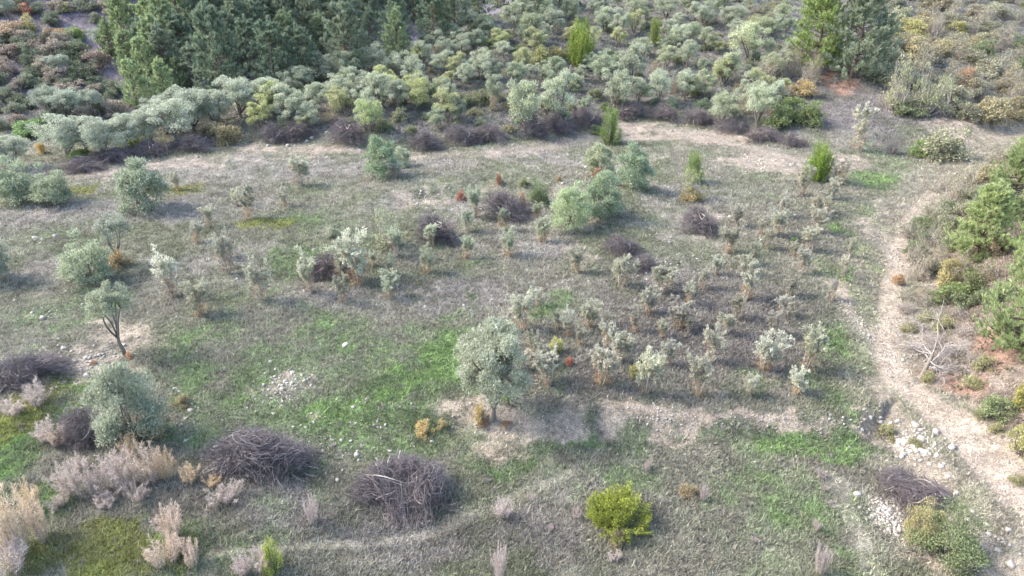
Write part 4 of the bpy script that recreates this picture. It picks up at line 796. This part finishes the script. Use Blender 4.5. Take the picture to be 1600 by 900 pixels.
# ------------------------------------------------------------------ stones
def rock_mesh(seed):
    r = np.random.default_rng(seed); V = np.array([[x, y, z] for z in (-1, 1) for y in (-1, 1) for x in (-1, 1)], float)
    Fc = np.array([[0, 2, 3, 1], [4, 5, 7, 6], [0, 1, 5, 4], [2, 6, 7, 3], [0, 4, 6, 2], [1, 3, 7, 5]])
    V = V*(1+.35*(r.random(V.shape)-.5)); V[4:, :2] *= .62+.25*r.random(); V += .18*r.normal(size=V.shape)
    return V*np.array([.5, .42, .3]), Fc
def big_rock(seed):
    V, Fc = rock_mesh(seed); me = mk('stone', V, Fc, M['stone'])
    import bmesh
    bm = bmesh.new(); bm.from_mesh(me); bmesh.ops.bevel(bm, geom=bm.edges[:], offset=.09, segments=1, affect='EDGES'); bm.to_mesh(me); bm.free(); return me
ROCKS = [big_rock(s) for s in range(200, 207)]
def stone(px, py, sp_, label, group):
    P = at(px, py); s = sp_*mpp(P)*.78; o = bpy.data.objects.new('stone', random.choice(ROCKS)); COL.objects.link(o)
    o.location = (P[0], P[1], P[2]+s*.02); o.scale = (s, s*random.uniform(.75, 1.1), s*random.uniform(.7, 1.1)); o.rotation_euler = (random.uniform(-.3, .3), random.uniform(-.3, .3), random.uniform(0, 6.28))
    o['label'] = label; o['category'] = 'stone'; o['group'] = group
for label, group, L in [
    ('pale limestone block on the bare patch by the lilac grey prunings', 'stones by the lilac prunings', [(135, 587, 13), (115, 563, 9), (100, 545, 11), (126, 578, 8), (110, 572, 7), (92, 530, 7), (140, 570, 7), (150, 590, 7)]),
    ('pale stone in the short stone line behind the long twig heap', 'stones of the short stone line', [(297, 642, 12), (290, 655, 10), (284, 664, 9), (291, 690, 13), (277, 662, 8), (282, 672, 9), (300, 632, 8), (273, 608, 10), (280, 612, 8)]),
    ('pale stone lying under the windrow of twigs', 'stones under the windrow', [(510, 207, 9), (487, 216, 10), (425, 220, 12), (440, 220, 9), (480, 221, 8), (550, 222, 8), (892, 185, 9), (906, 183, 6), (872, 192, 7), (908, 190, 7), (860, 212, 7), (1088, 188, 7), (1024, 183, 9), (1105, 190, 6), (905, 120, 8), (912, 128, 7), (972, 152, 7)]),
    ('broken stone in the row along the lower side of the track', 'stones lining the track', [(1346, 671, 11), (1350, 655, 10), (1360, 652, 9), (1380, 665, 12), (1398, 675, 12), (1405, 690, 15), (1418, 692, 14), (1428, 698, 12), (1438, 703, 12), (1448, 706, 14), (1464, 712, 12), (1470, 730, 12), (1482, 745, 12), (1410, 702, 12), (1422, 706, 11), (1392, 662, 9), (1495, 770, 12), (1520, 800, 12), (1545, 835, 12), (1560, 860, 14), (1375, 652, 9)]),
    ('bulky boulder beside the upper bend of the track', 'boulders at the upper bend', [(1436, 341, 15), (1422, 348, 12), (1405, 355, 10), (1415, 360, 9)]),
    ('white stone lying in the green grass below the bare gravel patch', 'stones in the green grass', [(610, 705, 9), (527, 750, 10), (490, 661, 8), (478, 668, 7), (560, 720, 8), (535, 735, 8), (520, 688, 7), (675, 690, 8), (505, 705, 9), (557, 712, 12), (590, 668, 6), (548, 690, 7), (470, 690, 8), (510, 740, 7)]),
    ('small white stone on the grass below the soil bank', 'stones below the soil bank', [(990, 708, 8), (936, 704, 6), (881, 694, 7), (1010, 706, 7), (1085, 707, 9), (1070, 710, 7), (887, 668, 6), (1180, 722, 7), (850, 690, 6), (965, 710, 6), (1020, 726, 6)]),
    ('pale stone lying among the twig heaps of the terrace', 'stones among the terrace heaps', [(1049, 372, 8), (1140, 339, 8), (1190, 375, 7), (1145, 317, 5), (1090, 405, 7), (707, 370, 5), (1012, 437, 7), (997, 432, 7), (1040, 410, 6), (1010, 428, 8), (822, 332, 5), (725, 478, 9), (726, 484, 7)]),
    ('flat pale slab on the grass of the open field', 'slabs in the open field', [(55, 372, 13), (66, 375, 10), (86, 369, 10), (45, 378, 7), (490, 391, 8), (38, 376, 7), (62, 380, 6), (540, 541, 14), (370, 437, 8), (364, 440, 6)])]:
    for px, py, q in L: stone(px, py, q*1.05, label, group)
# countless small stones
RB8 = [rock_mesh(s) for s in range(300, 312)]
SP = [((450, 600, 45, 38), 420, .075), ((560, 690, 140, 50), 520, .06), ((1385, 808, 32, 34), 380, .095), ((1345, 510, 14, 75), 320, .07), ((1400, 400, 22, 60), 320, .09), ((90, 480, 70, 50), 260, .08), ((140, 560, 60, 40), 320, .09),
      ((660, 315, 60, 22), 300, .10), ((780, 668, 70, 22), 300, .05), ((1080, 375, 70, 40), 260, .08), ((1200, 258, 70, 20), 260, .11), ((1430, 690, 30, 30), 200, .12), ((1030, 650, 70, 12), 260, .06), ((1180, 660, 130, 10), 240, .055),
      ((820, 300, 90, 14), 220, .10), ((1375, 550, 30, 80), 260, .055), ((1520, 700, 60, 50), 200, .06), ((1440, 540, 50, 60), 240, .08), ((250, 250, 180, 12), 160, .11), ((1090, 205, 100, 10), 220, .11), ((500, 225, 140, 10), 260, .11),
      ((760, 232, 120, 8), 180, .11), ((900, 690, 200, 20), 160, .05), ((1280, 700, 120, 20), 120, .05), ((340, 650, 60, 40), 160, .055), ((1540, 850, 50, 40), 160, .08), ((1030, 420, 30, 20), 120, .08), ((940, 260, 60, 20), 80, .1), ((740, 480, 20, 15), 30, .08), ((620, 560, 200, 60), 90, .06), ((1300, 660, 60, 10), 90, .07)]
Vs, Fs, off = [], [], 0
for p, n, sz in SP:
    cx, cy, rx, ry = patch_world(*p); a = rng.normal(size=(n, 2))*.55; X = cx+a[:, 0]*rx; Y = cy+a[:, 1]*ry; Z = Hg(X, Y)
    for i in range(n):
        V, Fc = RB8[i % 12]; s = sz*rng.lognormal(-.25, .5)*.85; t = rng.random()*6.28; c_, s_ = cos(t), sin(t)
        V2 = V*s; V2 = np.c_[V2[:, 0]*c_-V2[:, 1]*s_, V2[:, 0]*s_+V2[:, 1]*c_, V2[:, 2]]+np.array([X[i], Y[i], Z[i]+.08*s]); Vs.append(V2); Fs.append(Fc+off); off += 8
o = bpy.data.objects.new('scattered_stones', mk('scattered_stones', np.concatenate(Vs), np.concatenate(Fs), M['stone'])); COL.objects.link(o)
o['kind'] = 'stuff'; o['label'] = 'countless small pale limestone rubble scattered over soil and grass'; o['category'] = 'rubble'

# ------------------------------------------------------------------ grass and ground cover
def spread(n, ylo, yhi, pw, r):
    u = r.random(n); k = 2-pw; Y = (ylo**k+(yhi**k-ylo**k)*u)**(1/k); X = (r.random(n)*2-1)*(.80*Y+3); return X, Y
r = np.random.default_rng(77)
X, Y = spread(260000, 13, 74, 2.02, r); m = masks(X, Y); g = gcol(X, Y, m)
stony = blob(X, Y, [patch_world(*p)+(min(1., n_/300.),) for p, n_, z_ in SP])
bare = np.clip(stony*.8+m['soil']*.85+m['rut']+m['edge']*.8+m['foot']*.9+m['red']*.5+m['rbank']*.55+m['track']*.3, 0, 1)
keep = r.random(len(X)) > bare*.97; X, Y, g = X[keep], Y[keep], g[keep]; m = {k: v[keep] for k, v in m.items()}
gr = np.maximum(m['green'], m['ygreen'])
def blades(name, X, Y, g, k, hgt, wid, label, cat, straw):
    n = len(X); Z = Hg(X, Y); lod = (Y/24)**.55
    P = np.repeat(np.c_[X, Y, Z-.01], k, 0); l2 = np.repeat(lod, k); N_ = n*k; P[:, :2] += r.normal(size=(N_, 2))*.05*l2[:, None]
    a = r.random(N_)*2*pi; h = hgt*(.5+r.random(N_))*l2**.25; w = wid*(.6+.8*r.random(N_))*l2; ln = r.normal(size=(N_, 2))*.6
    side = np.c_[np.cos(a), np.sin(a), np.zeros(N_)]*w[:, None]*.5; tip = P+np.c_[ln[:, 0]*h, ln[:, 1]*h, h]
    V = np.stack([P-side, P+side, tip], 1).reshape(-1, 3); c = np.repeat(g*(.55+.95*r.random((n, 1))), k, 0)*(.7+.6*r.random((N_, 1)))
    st = r.random(N_) < straw; c[st] = c[st]*.4+np.array([.30, .27, .20])*.6
    o = bpy.data.objects.new(name, mk(name, V, np.arange(3*N_).reshape(-1, 3), M['grass'], np.repeat(c, 3, 0))); COL.objects.link(o); o['kind'] = 'stuff'; o['label'] = label; o['category'] = cat
w = r.random(len(X)) < gr
blades('green_grass', X[w], Y[w], g[w]*1.15, 5, .11, .036, 'short fresh green grass in patches over the field', 'grass', .06)
kf = r.random(len(X)) > m['foot']*.5
w2 = ~w & kf
blades('dry_grass', X[w2], Y[w2], g[w2]*1.1, 4, .13, .034, 'short greyish dry grass covering the field', 'grass', .22)
# heathy ground cover on the hill and the far slope
def cover(name, X, Y, sz, col, label, k=34):
    n = len(X); Z = Hg(X, Y); s = sz*(.6+.9*r.random(n)); N_ = n*k; i = np.repeat(np.arange(n), k); u = rdir(N_, r); u[:, 2] = np.abs(u[:, 2])
    P = np.c_[X, Y, Z][i]+u*s[i][:, None]*np.array([1, 1, .55])*(.5+.5*r.random((N_, 1))); D = nrm(u+.6*rdir(N_, r)+np.array([0, 0, .3]))
    V, Fc = leaves(P, D, nrm(u+np.array([0, 0, .5])), .16, .08, r); c = col[i]*(.7+.6*r.random((N_, 1)))
    o = bpy.data.objects.new(name, mk(name, V, Fc, M['cover'], np.repeat(c, 4, 0))); COL.objects.link(o); o['kind'] = 'stuff'; o['label'] = label; o['category'] = 'ground cover'
n = 15000; X = r.uniform(-30, 66, n); Y = r.uniform(58, 112, n); m = masks(X, Y); k_ = (m['hill'] > .5) & (m['far'] < .4) & (m['edge'] < .3) & (np.abs(X) < .78*Y+2) & (m['soil'] < .5) & (m['track'] < .4); k_ &= ~((X > 26) & (X < 42) & (Y < 74))
X, Y = X[k_], Y[k_]; t = r.random((len(X), 1)); cc = np.array([[.20, .215, .17]])*(1-t)+np.array([[.29, .28, .25]])*t
cover('heath', X, Y, .30, cc, 'low grey green heath covering the olive hillside')
n = 7000; X = r.uniform(-95, 0, n); Y = r.uniform(76, 130, n); m = masks(X, Y); k_ = (m['far'] > .6) & (X < -.15*Y-8); X, Y = X[k_], Y[k_]; t = r.random((len(X), 1)); cc = np.array([[.13, .135, .13]])*(1-t)+np.array([[.22, .19, .215]])*t
cover('heath', X, Y, .30, cc, 'lilac grey heath covering the slope across the valley', 24)
n = 3600; X = r.uniform(12, 45, n); Y = r.uniform(18, 66, n); m = masks(X, Y); k_ = (m['rbank'] > .5) & (m['rut'] < .2) & (r.random(n) < .8); X, Y = X[k_], Y[k_]; t = r.random((len(X), 1)); cc = np.array([[.15, .14, .09]])*(1-t)+np.array([[.26, .215, .165]])*t
cover('heath', X, Y, .22, cc, 'sparse brownish ground cover on the bank beside the track', 26)

# dry weeds standing in the short grass
n = 5200; X, Y = spread(n, 14, 50, 1.2, r); m = masks(X, Y); k_ = (m['rut'] < .3) & (m['far'] < .1) & (m['bgreen'] < .6) & (r.random(n) < .35+.65*np.maximum(m['dark'], ss(.5, .6, m['n3']))); X, Y = X[k_], Y[k_]
k = 26; n = len(X); i = np.repeat(np.arange(n), k); N_ = n*k; sz = (.07+.12*r.random(n)**2)*(Y/22)**.3; u = rdir(N_, r); u[:, 2] = np.abs(u[:, 2])+.25; u = nrm(u)
P = np.c_[X, Y, Hg(X, Y)][i]+u*(sz[i]*.5*r.random(N_))[:, None]; V, Fc = leaves(P, nrm(u+.5*rdir(N_, r)), rdir(N_, r), sz[i]*.9, .016, r)
t = r.random((n, 1)); cc = np.array([[.34, .30, .29]])*(1-t)+np.array([[.20, .185, .15]])*t; c = cc[i]*(.7+.6*r.random((N_, 1)))
o = bpy.data.objects.new('dry_weeds', mk('dry_weeds', V, Fc, M['cover'], np.repeat(c, 4, 0))); COL.objects.link(o); o['kind'] = 'stuff'; o['label'] = 'countless small grey dry weeds dotted over the field'; o['category'] = 'weeds'
